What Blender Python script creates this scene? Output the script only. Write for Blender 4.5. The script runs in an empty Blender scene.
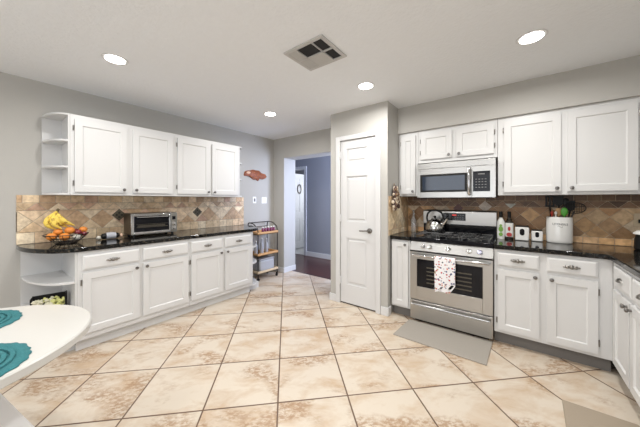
import bpy, math, random
from mathutils import Vector, Matrix
random.seed(7)
PI = math.pi
sc = bpy.context.scene
col = sc.collection

# ------------------------------------------------------------------ camera
cam_d = bpy.data.cameras.new('camera')
cam = bpy.data.objects.new('camera', cam_d)
col.objects.link(cam)
cam.location = (0, 0, 1.322)
cam.rotation_euler = (PI / 2, 0, math.radians(37.416))
cam_d.sensor_width = 36
cam_d.lens = 255.18 / 640 * 36
cam_d.shift_y = -13.2 / 640
cam_d.clip_start = 0.02
sc.camera = cam
sc.view_settings.view_transform = 'Standard'
sc.view_settings.look = 'None'
sc.view_settings.gamma = 1
sc.view_settings.use_curve_mapping = False
sc.view_settings.exposure = -0.15

# ------------------------------------------------------------------ world, fill and hall daylight
w = bpy.data.worlds.new('daylight'); sc.world = w
w.use_nodes = True
w.node_tree.nodes['Background'].inputs[0].default_value = (0.80, 0.88, 1.0, 1)
w.node_tree.nodes['Background'].inputs[1].default_value = 1.0


def area(name, loc, rot, sx, sy, power, color, spread=PI, shape='RECTANGLE'):
    l = bpy.data.lights.new(name, 'AREA'); l.shape = shape; l.size = sx; l.size_y = sy
    l.energy = power; l.color = color; l.spread = spread
    o = bpy.data.objects.new(name, l); col.objects.link(o)
    o.location = loc; o.rotation_euler = rot
    return o


# added soft fill panels, set before the unseen windows behind the camera
area('room_fill', (-0.9, -2.9, 1.35), (PI / 2, 0, 0), 3.0, 1.7, 40, (0.95, 0.97, 1.0))
area('room_fill', (3.1, -0.6, 1.35), (PI / 2, 0, PI / 2), 2.2, 1.5, 30, (0.95, 0.97, 1.0))
# daylight in the hall and in the room past it
area('hall_daylight', (-1.35, 4.1, 1.6), (PI / 2, 0, PI / 2), 0.8, 1.4, 85, (0.62, 0.72, 1.0))
area('hall_daylight', (-3.5, 5.3, 1.7), (PI / 2, 0, PI / 2), 0.8, 1.4, 26, (0.85, 0.9, 1.0))

# ------------------------------------------------------------------ materials
M = {}


def nt(name):
    m = bpy.data.materials.new(name); m.use_nodes = True
    n = m.node_tree; b = n.nodes['Principled BSDF']
    M[name] = m
    return m, n, b


def N(n, t, **kw):
    x = n.nodes.new(t)
    for k, v in kw.items():
        setattr(x, k, v)
    return x


def mat(name, c, rough=0.5, metal=0.0, bump=None, var=0.0, vscale=8, spec=None, alpha=None, trans=0.0, coat=0.0, aniso=None):
    m, n, b = nt(name)
    b.inputs['Base Color'].default_value = (*c, 1)
    b.inputs['Roughness'].default_value = rough
    b.inputs['Metallic'].default_value = metal
    b.inputs['Coat Weight'].default_value = coat
    b.inputs['Transmission Weight'].default_value = trans
    if spec is not None: b.inputs['Specular IOR Level'].default_value = spec
    tc = N(n, 'ShaderNodeTexCoord')
    if var:
        no = N(n, 'ShaderNodeTexNoise'); no.inputs['Scale'].default_value = vscale; no.inputs['Detail'].default_value = 5
        mp = N(n, 'ShaderNodeMapping')
        if aniso: mp.inputs['Scale'].default_value = aniso
        n.links.new(tc.outputs['Object'], mp.inputs['Vector'])
        n.links.new(mp.outputs['Vector'], no.inputs['Vector'])
        mx = N(n, 'ShaderNodeMix', data_type='RGBA')
        mx.inputs['A'].default_value = (*[max(0, k * (1 - var)) for k in c], 1)
        mx.inputs['B'].default_value = (*[min(1, k * (1 + var)) for k in c], 1)
        n.links.new(no.outputs['Fac'], mx.inputs['Factor'])
        n.links.new(mx.outputs['Result'], b.inputs['Base Color'])
    if bump:
        no = N(n, 'ShaderNodeTexNoise'); no.inputs['Scale'].default_value = bump[0]; no.inputs['Detail'].default_value = 4
        bp = N(n, 'ShaderNodeBump'); bp.inputs['Strength'].default_value = bump[1]; bp.inputs['Distance'].default_value = 0.01
        n.links.new(tc.outputs['Object'], no.inputs['Vector'])
        n.links.new(no.outputs['Fac'], bp.inputs['Height'])
        n.links.new(bp.outputs['Normal'], b.inputs['Normal'])
    return m


mat('white_paint', (0.65, 0.648, 0.64), 0.38, bump=(30, 0.03))
mat('trim_paint', (0.66, 0.66, 0.66), 0.4)
mat('wall_paint', (0.47, 0.458, 0.428), 0.75, bump=(90, 0.12))
mat('hall_paint', (0.30, 0.31, 0.345), 0.75, bump=(90, 0.1))
mat('ceiling_paint', (0.84, 0.86, 0.88), 0.9, bump=(45, 0.35), var=0.02, vscale=20)
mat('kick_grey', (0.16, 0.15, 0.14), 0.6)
mat('nickel', (0.30, 0.285, 0.265), 0.3, 1.0)
mat('dark_nickel', (0.20, 0.19, 0.18), 0.32, 1.0)
mat('steel', (0.44, 0.43, 0.41), 0.30, 1.0, var=0.07, vscale=3, aniso=(1, 1, 60))
mat('bench_white', (0.88, 0.87, 0.87), 0.4)
mat('panel_steel', (0.36, 0.355, 0.345), 0.38, 1.0, var=0.07, vscale=3, aniso=(1, 1, 60))
mat('polished_steel', (0.62, 0.62, 0.62), 0.12, 1.0)
mat('black_glass', (0.006, 0.006, 0.008), 0.06, 0, spec=0.22)
mat('window_glass', (0.02, 0.03, 0.05), 0.05, 0, spec=0.6)
mat('black_plastic', (0.010, 0.010, 0.010), 0.4, spec=0.25)
mat('black_iron', (0.035, 0.035, 0.035), 0.28)
mat('black_metal', (0.03, 0.028, 0.026), 0.4, 0.6)
mat('vent_dark', (0.02, 0.02, 0.02), 0.9)
mat('grey_enamel', (0.50, 0.49, 0.47), 0.5)
mat('ceramic', (0.72, 0.71, 0.68), 0.2, coat=0.4)
mat('label_white', (0.8, 0.8, 0.76), 0.5, var=0.1, vscale=60)
mat('label_green', (0.18, 0.36, 0.06), 0.5)
mat('label_red', (0.4, 0.03, 0.03), 0.5)
mat('ink', (0.05, 0.05, 0.05), 0.6)
mat('bottle_glass', (0.02, 0.016, 0.01), 0.08, spec=0.7)
mat('green_plastic', (0.10, 0.42, 0.05), 0.35)
mat('red_plastic', (0.45, 0.04, 0.02), 0.35)
mat('spoon_wood', (0.50, 0.30, 0.14), 0.5, var=0.15)
mat('cart_wood', (0.62, 0.36, 0.16), 0.45, var=0.22, vscale=5, aniso=(12, 1, 12))
mat('pale_wood', (0.70, 0.55, 0.36), 0.5, var=0.15, vscale=5, aniso=(12, 1, 12))
mat('carved_wood', (0.27, 0.075, 0.025), 0.35, var=0.5, vscale=30, bump=(60, 0.9))
mat('carved_light', (0.42, 0.13, 0.04), 0.35, var=0.5, vscale=40)
mat('sap_wood', (0.72, 0.50, 0.36), 0.4, var=0.1)
mat('orange_peel', (0.72, 0.24, 0.035), 0.42, bump=(160, 0.35), var=0.12, vscale=10)
mat('plum_skin', (0.20, 0.02, 0.03), 0.3, var=0.4)
mat('garlic_skin', (0.62, 0.60, 0.52), 0.5, var=0.15)
mat('stem_brown', (0.12, 0.09, 0.04), 0.7)
mat('leaf_green', (0.10, 0.2, 0.04), 0.6, var=0.3)
mat('petal', (0.78, 0.76, 0.58), 0.6, var=0.12)
mat('petal_yellow', (0.72, 0.72, 0.28), 0.6, var=0.15)
mat('teal_weave', (0.022, 0.15, 0.165), 0.85, bump=(220, 0.6), var=0.25, vscale=40)
mat('table_white', (0.55, 0.54, 0.51), 0.28, coat=0.2)
mat('mat_grey', (0.34, 0.31, 0.27), 0.6, bump=(150, 0.15))
mat('mat_brown', (0.34, 0.28, 0.21), 0.6, bump=(150, 0.15))
mat('mat_edge', (0.08, 0.075, 0.07), 0.6)
mat('purple_jar', (0.18, 0.03, 0.09), 0.25)
mat('bin_grey', (0.42, 0.43, 0.46), 0.4)
mat('jar_glass', (0.34, 0.33, 0.30), 0.12, var=0.2)
mat('coffee', (0.10, 0.055, 0.03), 0.6, var=0.5, vscale=60)
mat('basket_dark', (0.05, 0.04, 0.035), 0.7, bump=(60, 0.8))
mat('twig', (0.22, 0.13, 0.07), 0.8, var=0.4, vscale=40)
mat('dry_cream', (0.62, 0.52, 0.40), 0.8, var=0.3, vscale=60)
mat('dry_dark', (0.10, 0.06, 0.05), 0.8, var=0.3)
mat('plate_white', (0.82, 0.81, 0.78), 0.35)
mat('plate_tan', (0.50, 0.40, 0.27), 0.4)
mat('knob_blue', (0.50, 0.50, 0.62), 0.25, 0.8)
mat('toaster_inside', (0.16, 0.16, 0.12), 0.25, 0.6, var=0.3)
mat('bronze_case', (0.10, 0.075, 0.05), 0.35, 0.7)
mat('oven_inside', (0.035, 0.03, 0.024), 0.4)
mat('rack_metal', (0.11, 0.10, 0.08), 0.4, 0.9)
mat('pale_cloth', (0.7, 0.7, 0.72), 0.8)

m, n, b = nt('banana_peel')
tc = N(n, 'ShaderNodeTexCoord'); no = N(n, 'ShaderNodeTexNoise'); no.inputs['Scale'].default_value = 30
cr = N(n, 'ShaderNodeValToRGB')
cr.color_ramp.elements[0].position = 0.32; cr.color_ramp.elements[0].color = (0.30, 0.15, 0.02, 1)
cr.color_ramp.elements[1].position = 0.45; cr.color_ramp.elements[1].color = (0.82, 0.60, 0.10, 1)
n.links.new(tc.outputs['Object'], no.inputs['Vector']); n.links.new(no.outputs['Fac'], cr.inputs[0])
n.links.new(cr.outputs[0], b.inputs['Base Color']); b.inputs['Roughness'].default_value = 0.5

# glowing lens of the recessed lamps
m, n, b = nt('lamp_lens')
b.inputs['Base Color'].default_value = (0.9, 0.9, 0.88, 1)
b.inputs['Emission Color'].default_value = (1.0, 0.96, 0.90, 1); b.inputs['Emission Strength'].default_value = 12

# oven display digits
m, n, b = nt('display_red')
b.inputs['Base Color'].default_value = (0.3, 0.02, 0.02, 1)
b.inputs['Emission Color'].default_value = (1.0, 0.08, 0.06, 1); b.inputs['Emission Strength'].default_value = 0.6
mat('key_grey', (0.16, 0.16, 0.16), 0.5)

# clear-ish glass
m, n, b = nt('clear_glass')
b.inputs['Base Color'].default_value = (0.85, 0.87, 0.88, 1); b.inputs['Roughness'].default_value = 0.05
b.inputs['Transmission Weight'].default_value = 0.8

# granite
m, n, b = nt('granite')
tc = N(n, 'ShaderNodeTexCoord')
vo = N(n, 'ShaderNodeTexVoronoi'); vo.inputs['Scale'].default_value = 130
no = N(n, 'ShaderNodeTexNoise'); no.inputs['Scale'].default_value = 55; no.inputs['Detail'].default_value = 6
n.links.new(tc.outputs['Object'], vo.inputs['Vector']); n.links.new(tc.outputs['Object'], no.inputs['Vector'])
cr = N(n, 'ShaderNodeValToRGB')
cr.color_ramp.elements[0].position = 0.55; cr.color_ramp.elements[0].color = (0.008, 0.008, 0.008, 1)
cr.color_ramp.elements[1].position = 0.78; cr.color_ramp.elements[1].color = (0.12, 0.10, 0.07, 1)
n.links.new(no.outputs['Fac'], cr.inputs[0])
cr2 = N(n, 'ShaderNodeValToRGB')
cr2.color_ramp.elements[0].position = 0.0; cr2.color_ramp.elements[0].color = (0.16, 0.14, 0.12, 1)
cr2.color_ramp.elements[1].position = 0.13; cr2.color_ramp.elements[1].color = (0.0, 0.0, 0.0, 1)
n.links.new(vo.outputs['Distance'], cr2.inputs[0])
ad = N(n, 'ShaderNodeMix', data_type='RGBA', blend_type='ADD'); ad.inputs['Factor'].default_value = 0.35
n.links.new(cr.outputs[0], ad.inputs['A']); n.links.new(cr2.outputs[0], ad.inputs['B'])
n.links.new(ad.outputs['Result'], b.inputs['Base Color'])
b.inputs['Roughness'].default_value = 0.07; b.inputs['Specular IOR Level'].default_value = 0.32

# travertine wall tiles: each tile has its own stone colour (attribute), veins by noise
m, n, b = nt('stone_tile')
at = N(n, 'ShaderNodeAttribute'); at.attribute_name = 'stone'
tc = N(n, 'ShaderNodeTexCoord')
no = N(n, 'ShaderNodeTexNoise'); no.inputs['Scale'].default_value = 22; no.inputs['Detail'].default_value = 8; no.inputs['Roughness'].default_value = 0.65
n.links.new(tc.outputs['Object'], no.inputs['Vector'])
cr = N(n, 'ShaderNodeValToRGB')
cr.color_ramp.elements[0].position = 0.32; cr.color_ramp.elements[0].color = (0.55, 0.48, 0.42, 1)
cr.color_ramp.elements[1].position = 0.62; cr.color_ramp.elements[1].color = (1.12, 1.1, 1.08, 1)
n.links.new(no.outputs['Fac'], cr.inputs[0])
mx = N(n, 'ShaderNodeMix', data_type='RGBA', blend_type='MULTIPLY'); mx.inputs['Factor'].default_value = 0.7
n.links.new(at.outputs['Color'], mx.inputs['A']); n.links.new(cr.outputs[0], mx.inputs['B'])
n.links.new(mx.outputs['Result'], b.inputs['Base Color']); b.inputs['Roughness'].default_value = 0.45
bp = N(n, 'ShaderNodeBump'); bp.inputs['Strength'].default_value = 0.3; bp.inputs['Distance'].default_value = 0.004
n.links.new(no.outputs['Fac'], bp.inputs['Height']); n.links.new(bp.outputs['Normal'], b.inputs['Normal'])

# floor tiles laid on the diagonal
m, n, b = nt('floor_tile')
T, U0, V0 = 0.466, -0.0523, 1.6885
tc = N(n, 'ShaderNodeTexCoord')
mp = N(n, 'ShaderNodeMapping', vector_type='POINT')
mp.inputs['Rotation'].default_value = (0, 0, -PI / 4)
n.links.new(tc.outputs['Object'], mp.inputs['Vector'])
mp2 = N(n, 'ShaderNodeMapping', vector_type='POINT')
mp2.inputs['Location'].default_value = (-U0 / T + 40, -V0 / T + 40, 0); mp2.inputs['Scale'].default_value = (1 / T, 1 / T, 1 / T)
n.links.new(mp.outputs['Vector'], mp2.inputs['Vector'])
fr = N(n, 'ShaderNodeVectorMath', operation='FRACTION'); fl = N(n, 'ShaderNodeVectorMath', operation='FLOOR')
n.links.new(mp2.outputs['Vector'], fr.inputs[0]); n.links.new(mp2.outputs['Vector'], fl.inputs[0])
sx = N(n, 'ShaderNodeSeparateXYZ'); n.links.new(fr.outputs[0], sx.inputs[0])


def math_(op, a, bb=None, c=None):
    x = N(n, 'ShaderNodeMath', operation=op)
    for i, v in enumerate((a, bb, c)):
        if v is None: continue
        if isinstance(v, (int, float)): x.inputs[i].default_value = v
        else: n.links.new(v, x.inputs[i])
    return x.outputs[0]


def edge(o):
    return math_('MINIMUM', o, math_('SUBTRACT', 1.0, o))


ed = math_('MINIMUM', edge(sx.outputs[0]), edge(sx.outputs[1]))
gm = N(n, 'ShaderNodeMapRange'); gm.inputs['From Min'].default_value = 0.008; gm.inputs['From Max'].default_value = 0.013
n.links.new(ed, gm.inputs['Value'])
wn = N(n, 'ShaderNodeTexWhiteNoise', noise_dimensions='3D'); n.links.new(fl.outputs[0], wn.inputs['Vector'])
off = N(n, 'ShaderNodeVectorMath', operation='MULTIPLY'); off.inputs[1].default_value = (37, 23, 11)
n.links.new(wn.outputs['Color'], off.inputs[0])
pos = N(n, 'ShaderNodeVectorMath', operation='ADD'); n.links.new(mp2.outputs['Vector'], pos.inputs[0]); n.links.new(off.outputs[0], pos.inputs[1])
mpa = N(n, 'ShaderNodeMapping'); mpa.inputs['Rotation'].default_value = (0, 0, 0.6); mpa.inputs['Scale'].default_value = (0.9, 1.5, 1)
n.links.new(pos.outputs[0], mpa.inputs['Vector'])
n1 = N(n, 'ShaderNodeTexNoise'); n1.inputs['Scale'].default_value = 1.15; n1.inputs['Detail'].default_value = 5; n1.inputs['Distortion'].default_value = 0.3
n2 = N(n, 'ShaderNodeTexNoise'); n2.inputs['Scale'].default_value = 14; n2.inputs['Detail'].default_value = 8; n2.inputs['Roughness'].default_value = 0.72
n3 = N(n, 'ShaderNodeTexNoise'); n3.inputs['Scale'].default_value = 1.8; n3.inputs['Detail'].default_value = 9; n3.inputs['Roughness'].default_value = 0.65; n3.inputs['Distortion'].default_value = 0.4
for k in (n1, n2, n3): n.links.new(mpa.outputs['Vector'], k.inputs['Vector'])
ra = N(n, 'ShaderNodeMapRange'); ra.inputs['From Min'].default_value = 0.50; ra.inputs['From Max'].default_value = 0.60
n.links.new(n1.outputs['Fac'], ra.inputs['Value'])
rb = N(n, 'ShaderNodeMapRange'); rb.inputs['From Min'].default_value = 0.42; rb.inputs['From Max'].default_value = 0.56
n.links.new(n2.outputs['Fac'], rb.inputs['Value'])
patch = math_('MULTIPLY', ra.outputs[0], rb.outputs[0])
base = N(n, 'ShaderNodeMix', data_type='RGBA')
base.inputs['A'].default_value = (0.50, 0.37, 0.25, 1); base.inputs['B'].default_value = (0.61, 0.535, 0.44, 1)
rc = N(n, 'ShaderNodeMapRange'); rc.inputs['From Min'].default_value = 0.32; rc.inputs['From Max'].default_value = 0.55
n.links.new(n3.outputs['Fac'], rc.inputs['Value']); n.links.new(rc.outputs[0], base.inputs['Factor'])
rust = N(n, 'ShaderNodeMix', data_type='RGBA'); rust.inputs['B'].default_value = (0.30, 0.165, 0.075, 1)
n.links.new(math_('MULTIPLY', patch, 0.75), rust.inputs['Factor']); n.links.new(base.outputs['Result'], rust.inputs['A'])
grt = N(n, 'ShaderNodeMix', data_type='RGBA'); grt.inputs['A'].default_value = (0.13, 0.075, 0.045, 1)
n.links.new(gm.outputs[0], grt.inputs['Factor']); n.links.new(rust.outputs['Result'], grt.inputs['B'])
n.links.new(grt.outputs['Result'], b.inputs['Base Color'])
b.inputs['Roughness'].default_value = 0.34
bp = N(n, 'ShaderNodeBump'); bp.inputs['Strength'].default_value = 0.5; bp.inputs['Distance'].default_value = 0.003
n.links.new(gm.outputs[0], bp.inputs['Height']); n.links.new(bp.outputs['Normal'], b.inputs['Normal'])

# dark wood planks of the hall
m, n, b = nt('hall_wood')
tc = N(n, 'ShaderNodeTexCoord'); br = N(n, 'ShaderNodeTexBrick')
br.inputs['Scale'].default_value = 1; br.inputs['Brick Width'].default_value = 1.1; br.inputs['Row Height'].default_value = 0.11
br.inputs['Mortar Size'].default_value = 0.003; br.inputs['Color1'].default_value = (0.085, 0.022, 0.014, 1)
br.inputs['Color2'].default_value = (0.045, 0.012, 0.010, 1); br.inputs['Mortar'].default_value = (0.01, 0.005, 0.004, 1)
n.links.new(tc.outputs['Object'], br.inputs['Vector']); n.links.new(br.outputs['Color'], b.inputs['Base Color'])
b.inputs['Roughness'].default_value = 0.25

# printed tea towel
m, n, b = nt('towel_print')
tc = N(n, 'ShaderNodeTexCoord'); vo = N(n, 'ShaderNodeTexVoronoi'); vo.inputs['Scale'].default_value = 42
n.links.new(tc.outputs['Object'], vo.inputs['Vector'])
hs = N(n, 'ShaderNodeSeparateColor'); n.links.new(vo.outputs['Color'], hs.inputs[0])
cr = N(n, 'ShaderNodeValToRGB'); cr.color_ramp.interpolation = 'CONSTANT'
e = cr.color_ramp.elements; e[0].position = 0; e[0].color = (0.04, 0.05, 0.16, 1); e[1].position = 0.3; e[1].color = (0.45, 0.08, 0.09, 1)
for p, c in ((0.5, (0.60, 0.25, 0.20, 1)), (0.66, (0.08, 0.08, 0.10, 1)), (0.82, (0.45, 0.30, 0.20, 1))):
    k = e.new(p); k.color = c
n.links.new(hs.outputs[0], cr.inputs[0])
mask = N(n, 'ShaderNodeMath', operation='LESS_THAN'); mask.inputs[1].default_value = 0.36
n.links.new(vo.outputs['Distance'], mask.inputs[0])
mx = N(n, 'ShaderNodeMix', data_type='RGBA'); mx.inputs['A'].default_value = (0.82, 0.81, 0.82, 1)
n.links.new(mask.outputs[0], mx.inputs['Factor']); n.links.new(cr.outputs[0], mx.inputs['B'])
n.links.new(mx.outputs['Result'], b.inputs['Base Color']); b.inputs['Roughness'].default_value = 0.9


# ------------------------------------------------------------------ mesh helpers
class MB:
    def __init__(s): s.v = []; s.f = []; s.c = []; s.cols = False

    def add(s, vs, fs, c=None):
        o = len(s.v); s.v += [tuple(p) for p in vs]
        for f in fs:
            s.f.append(tuple(i + o for i in f)); s.c.append(c)
        if c: s.cols = True
        return s

    def box(s, x0, x1, y0, y1, z0, z1, c=None):
        vs = [(x, y, z) for x in (x0, x1) for y in (y0, y1) for z in (z0, z1)]
        return s.add(vs, [(0, 1, 3, 2), (4, 6, 7, 5), (0, 4, 5, 1), (2, 3, 7, 6), (0, 2, 6, 4), (1, 5, 7, 3)], c)

    def prism(s, poly, a, b_, axis='z', c=None):
        k = len(poly)

        def P(u, v, t):
            return {'z': (u, v, t), 'y': (u, t, v), 'x': (t, u, v)}[axis]
        vs = [P(u, v, a) for u, v in poly] + [P(u, v, b_) for u, v in poly]
        fs = [tuple(range(k))[::-1], tuple(range(k, 2 * k))] + [(i, (i + 1) % k, k + (i + 1) % k, k + i) for i in range(k)]
        return s.add(vs, fs, c)

    def lathe(s, prof, c0=(0, 0, 0), axis='z', seg=24, sy=1.0, c=None, sx=1.0):
        vs = []; fs = []
        for r, h in prof:
            for i in range(seg):
                a = 2 * PI * i / seg
                p = (r * math.cos(a) * sx, r * math.sin(a) * sy, h)
                if axis == 'x': p = (p[2], p[0], p[1])
                elif axis == 'y': p = (p[0], p[2], p[1])
                vs.append((p[0] + c0[0], p[1] + c0[1], p[2] + c0[2]))
        for j in range(len(prof) - 1):
            for i in range(seg):
                fs.append((j * seg + i, j * seg + (i + 1) % seg, (j + 1) * seg + (i + 1) % seg, (j + 1) * seg + i))
        fs.append(tuple(range(seg))[::-1]); fs.append(tuple((len(prof) - 1) * seg + i for i in range(seg)))
        return s.add(vs, fs, c)

    def ball(s, c0, rx, ry=None, rz=None, seg=14, rings=9, c=None):
        ry = ry or rx; rz = rz or rx
        vs = []; fs = []
        for j in range(rings + 1):
            t = PI * j / rings
            for i in range(seg):
                a = 2 * PI * i / seg
                q = max(math.sin(t), 0.02)
                vs.append((c0[0] + rx * q * math.cos(a), c0[1] + ry * q * math.sin(a), c0[2] - rz * math.cos(t)))
        for j in range(rings):
            for i in range(seg):
                fs.append((j * seg + i, j * seg + (i + 1) % seg, (j + 1) * seg + (i + 1) % seg, (j + 1) * seg + i))
        fs.append(tuple(range(seg))[::-1]); fs.append(tuple(rings * seg + i for i in range(seg)))
        return s.add(vs, fs, c)

    def tube(s, pts, r, seg=8, closed=False, rad=None):
        pts = [Vector(p) for p in pts]; k = len(pts); vs = []; fs = []
        up = Vector((0, 0, 1))
        prev = None
        for i, p in enumerate(pts):
            if closed: d = pts[(i + 1) % k] - pts[i - 1]
            else: d = pts[min(i + 1, k - 1)] - pts[max(i - 1, 0)]
            d.normalize()
            if prev is None:
                q = up if abs(d.z) < 0.9 else Vector((1, 0, 0))
                nx = d.cross(q).normalized()
            else:
                nx = (prev - d * prev.dot(d)).normalized()
            prev = nx; ny = d.cross(nx)
            rr = rad[i] if rad else r
            for j in range(seg):
                a = 2 * PI * j / seg
                vs.append(p + (nx * math.cos(a) + ny * math.sin(a)) * rr)
        for i in range(k if closed else k - 1):
            for j in range(seg):
                i2 = (i + 1) % k
                fs.append((i * seg + j, i * seg + (j + 1) % seg, i2 * seg + (j + 1) % seg, i2 * seg + j))
        if not closed:
            fs.append(tuple(range(seg))[::-1]); fs.append(tuple((k - 1) * seg + j for j in range(seg)))
        return s.add(vs, fs)

    def build(s, name, m, parent=None, bevel=0, loc=None, smooth=True, rot=None):
        me = bpy.data.meshes.new(name); me.from_pydata(s.v, [], s.f); me.validate()
        if s.cols:
            ca = me.color_attributes.new('stone', 'FLOAT_COLOR', 'CORNER')
            for p in me.polygons:
                cc = s.c[p.index] or (0.5, 0.45, 0.38)
                for li in p.loop_indices: ca.data[li].color = (*cc, 1)
        import bmesh
        bm = bmesh.new(); bm.from_mesh(me); bmesh.ops.recalc_face_normals(bm, faces=bm.faces); bm.to_mesh(me); bm.free()
        if smooth:
            for p in me.polygons: p.use_smooth = True
            me.set_sharp_from_angle(angle=math.radians(35))
        me.materials.append(M[m] if isinstance(m, str) else m)
        o = bpy.data.objects.new(name, me); col.objects.link(o)
        if parent is not None: o.parent = parent
        if loc: o.location = loc
        if rot: o.rotation_euler = rot
        if bevel:
            bv = o.modifiers.new('bevel', 'BEVEL'); bv.width = bevel; bv.segments = 2; bv.limit_method = 'ANGLE'; bv.angle_limit = math.radians(40)
        return o


def thing(name, label, cat, loc=(0, 0, 0), rz=0, group=None):
    o = bpy.data.objects.new(name, None); col.objects.link(o); o.empty_display_size = 0.05
    o.location = loc; o.rotation_euler = (0, 0, rz)
    return tag(o, label, cat, group)


def tag(o, label, cat, group=None):
    o['label'] = label; o['category'] = cat
    if group: o['group'] = group
    return o


def struct(o):
    o['kind'] = 'structure'; return o


def copy_tree(o, parent=None):
    c = o.copy(); col.objects.link(c); c.parent = parent
    for ch in list(o.children): copy_tree(ch, c)
    return c


def B(*a):
    return MB().box(*a)


def ell(cx, cy, a, b_, t0, t1, k=14):
    return [(cx + a * math.cos(math.radians(t0 + (t1 - t0) * i / k)), cy + b_ * math.sin(math.radians(t0 + (t1 - t0) * i / k))) for i in range(k + 1)]


# ------------------------------------------------------------------ room shell
XL, YB, ZC, XP0, XP1, YP, YS, YW, XR = -3.62, 3.29, 2.46, -1.95, -1.158, 2.785, 3.107, 3.46, 1.20
struct(B(-3.9, 3.3, -3.2, YB + 0.19, -0.12, 0).build('floor', 'floor_tile', smooth=False))
struct(B(-6.2, XP1 + 0.4, YB + 0.19, 6.3, -0.12, 0).build('floor_hall', 'hall_wood', smooth=False))
struct(B(-3.9, 3.3, -3.2, YB + 0.3, ZC, ZC + 0.12).build('ceiling', 'ceiling_paint', smooth=False))
struct(B(-6.2, XP1 + 0.4, YB + 0.3, 6.3, ZC, ZC + 0.12).build('ceiling_hall', 'ceiling_paint', smooth=False))
struct(B(XL - 0.15, XL, -3.2, YB + 0.3, 0, ZC).build('wall_left', 'wall_paint', smooth=False))
# wall with the opening to the hall
w_ = MB().box(XL, -3.342, YB, YB + 0.3, 0, ZC).box(-3.342, XP0, YB, YB + 0.3, 2.09, ZC)
struct(w_.build('wall_back', 'wall_paint', smooth=False))
# pantry: front with a hole for the door, side towards the stove
D0, D1, DH = -1.80, -1.30, 2.085
p_ = (MB().box(XP0, D0, YP, YP + 0.1, 0, ZC).box(D1, XP1, YP, YP + 0.1, 0, ZC).box(D0, D1, YP, YP + 0.1, DH, ZC)
      .box(XP0, XP0 + 0.1, YP + 0.1, YB + 0.3, 0, ZC).box(XP1 - 0.1, XP1, YP + 0.1, YW, 0, ZC).box(XP0 + 0.1, XP1, YW, YB + 0.3, 0, ZC))
struct(p_.build('wall_pantry', 'wall_paint', smooth=False))
struct(B(XP1, XR + 0.15, YW, YB + 0.3, 0, ZC).build('wall_stove', 'wall_paint', smooth=False))
struct(B(XP1, XR, YS, YW, 2.146, ZC).build('trim_soffit', 'wall_paint', smooth=False))
struct(B(XR, XR + 0.15, 1.1, YW, 0, ZC).build('wall_right', 'wall_paint', smooth=False))
# breakfast side behind the camera: walls with windows
wb = MB().box(-3.77, -2.4, -3.2, -3.05, 0, ZC).box(0.6, 3.3, -3.2, -3.05, 0, ZC).box(-2.4, 0.6, -3.2, -3.05, 0, 0.5).box(-2.4, 0.6, -3.2, -3.05, 2.2, ZC)
struct(wb.build('wall_rear', 'wall_paint', smooth=False))
we = (MB().box(3.15, 3.3, -3.05, -1.7, 0, ZC).box(3.15, 3.3, 0.5, 1.1, 0, ZC).box(3.15, 3.3, -1.7, 0.5, 0, 0.6).box(3.15, 3.3, -1.7, 0.5, 2.1, ZC)
      .box(XR + 0.15, 3.3, 1.1, 1.25, 0, ZC))
struct(we.build('wall_east', 'wall_paint', smooth=False))
for nm, fx in (('window_1', MB().box(-2.4, 0.6, -3.14, -3.1, 0.5, 0.56).box(-2.4, 0.6, -3.14, -3.1, 2.14, 2.2).box(-2.4, -2.34, -3.14, -3.1, 0.56, 2.14)
                .box(0.54, 0.6, -3.14, -3.1, 0.56, 2.14).box(-0.93, -0.87, -3.14, -3.1, 0.56, 2.14)),
               ('window_2', MB().box(3.2, 3.24, -1.7, 0.5, 0.6, 0.66).box(3.2, 3.24, -1.7, 0.5, 2.04, 2.1).box(3.2, 3.24, -1.7, -1.64, 0.66, 2.04)
                .box(3.2, 3.24, 0.44, 0.5, 0.66, 2.04).box(3.2, 3.24, -0.63, -0.57, 0.66, 2.04))):
    struct(fx.build(nm, 'trim_paint'))
# hall beyond the opening
HY = 4.65
hw = (MB().box(-4.03, XP1 + 0.4, HY, HY + 0.12, 0, ZC).box(-4.9, -4.03, HY, HY + 0.12, 2.07, ZC).box(-6.2, -4.9, HY, HY + 0.12, 0, ZC)
      .box(-6.2, XL - 0.15, YB + 0.15, YB + 0.3, 0, ZC).box(-6.32, -6.2, YB + 0.15, 6.3, 0, ZC).box(XP1 + 0.28, XP1 + 0.4, YB + 0.3, HY, 0, ZC)
      .box(-6.2, -1.6, 6.3, 6.42, 0, ZC).box(-1.72, -1.6, HY + 0.12, 6.3, 0, ZC))
struct(hw.build('wall_hall', 'hall_paint', smooth=False))
struct(B(-5.2, -3.4, HY + 0.0, 6.3, 0.0, 0.006).build('floor_entry', 'table_white', smooth=False))
# baseboards and casings
bb = 0.014
struct(B(XL, -3.342, YB - bb, YB, 0, 0.095).build('baseboard_back', 'trim_paint', bevel=0.004))
struct(B(-3.342, -3.342 + bb, YB - bb, YB + 0.3, 0, 0.095).build('baseboard_jamb', 'trim_paint', bevel=0.004))
struct(MB().box(XP0 - bb, D0 - 0.062, YP - bb, YP, 0, 0.095).box(XP0 - bb, XP0, YP, YB + 0.3, 0, 0.095).build('baseboard_pantry', 'trim_paint', bevel=0.004))
struct(MB().box(D1 + 0.062, XP1 + bb, YP - bb, YP, 0, 0.095).box(XP1, XP1 + bb, YP, 2.86, 0, 0.095).build('baseboard_stove', 'trim_paint', bevel=0.004))
struct(B(XL, XL + bb, -3.05, 0.16, 0, 0.095).build('baseboard_left', 'trim_paint', bevel=0.004))
struct(B(-3.96, XP1 + 0.28, HY - bb, HY, 0, 0.11).build('baseboard_hall', 'trim_paint', bevel=0.004))
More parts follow.
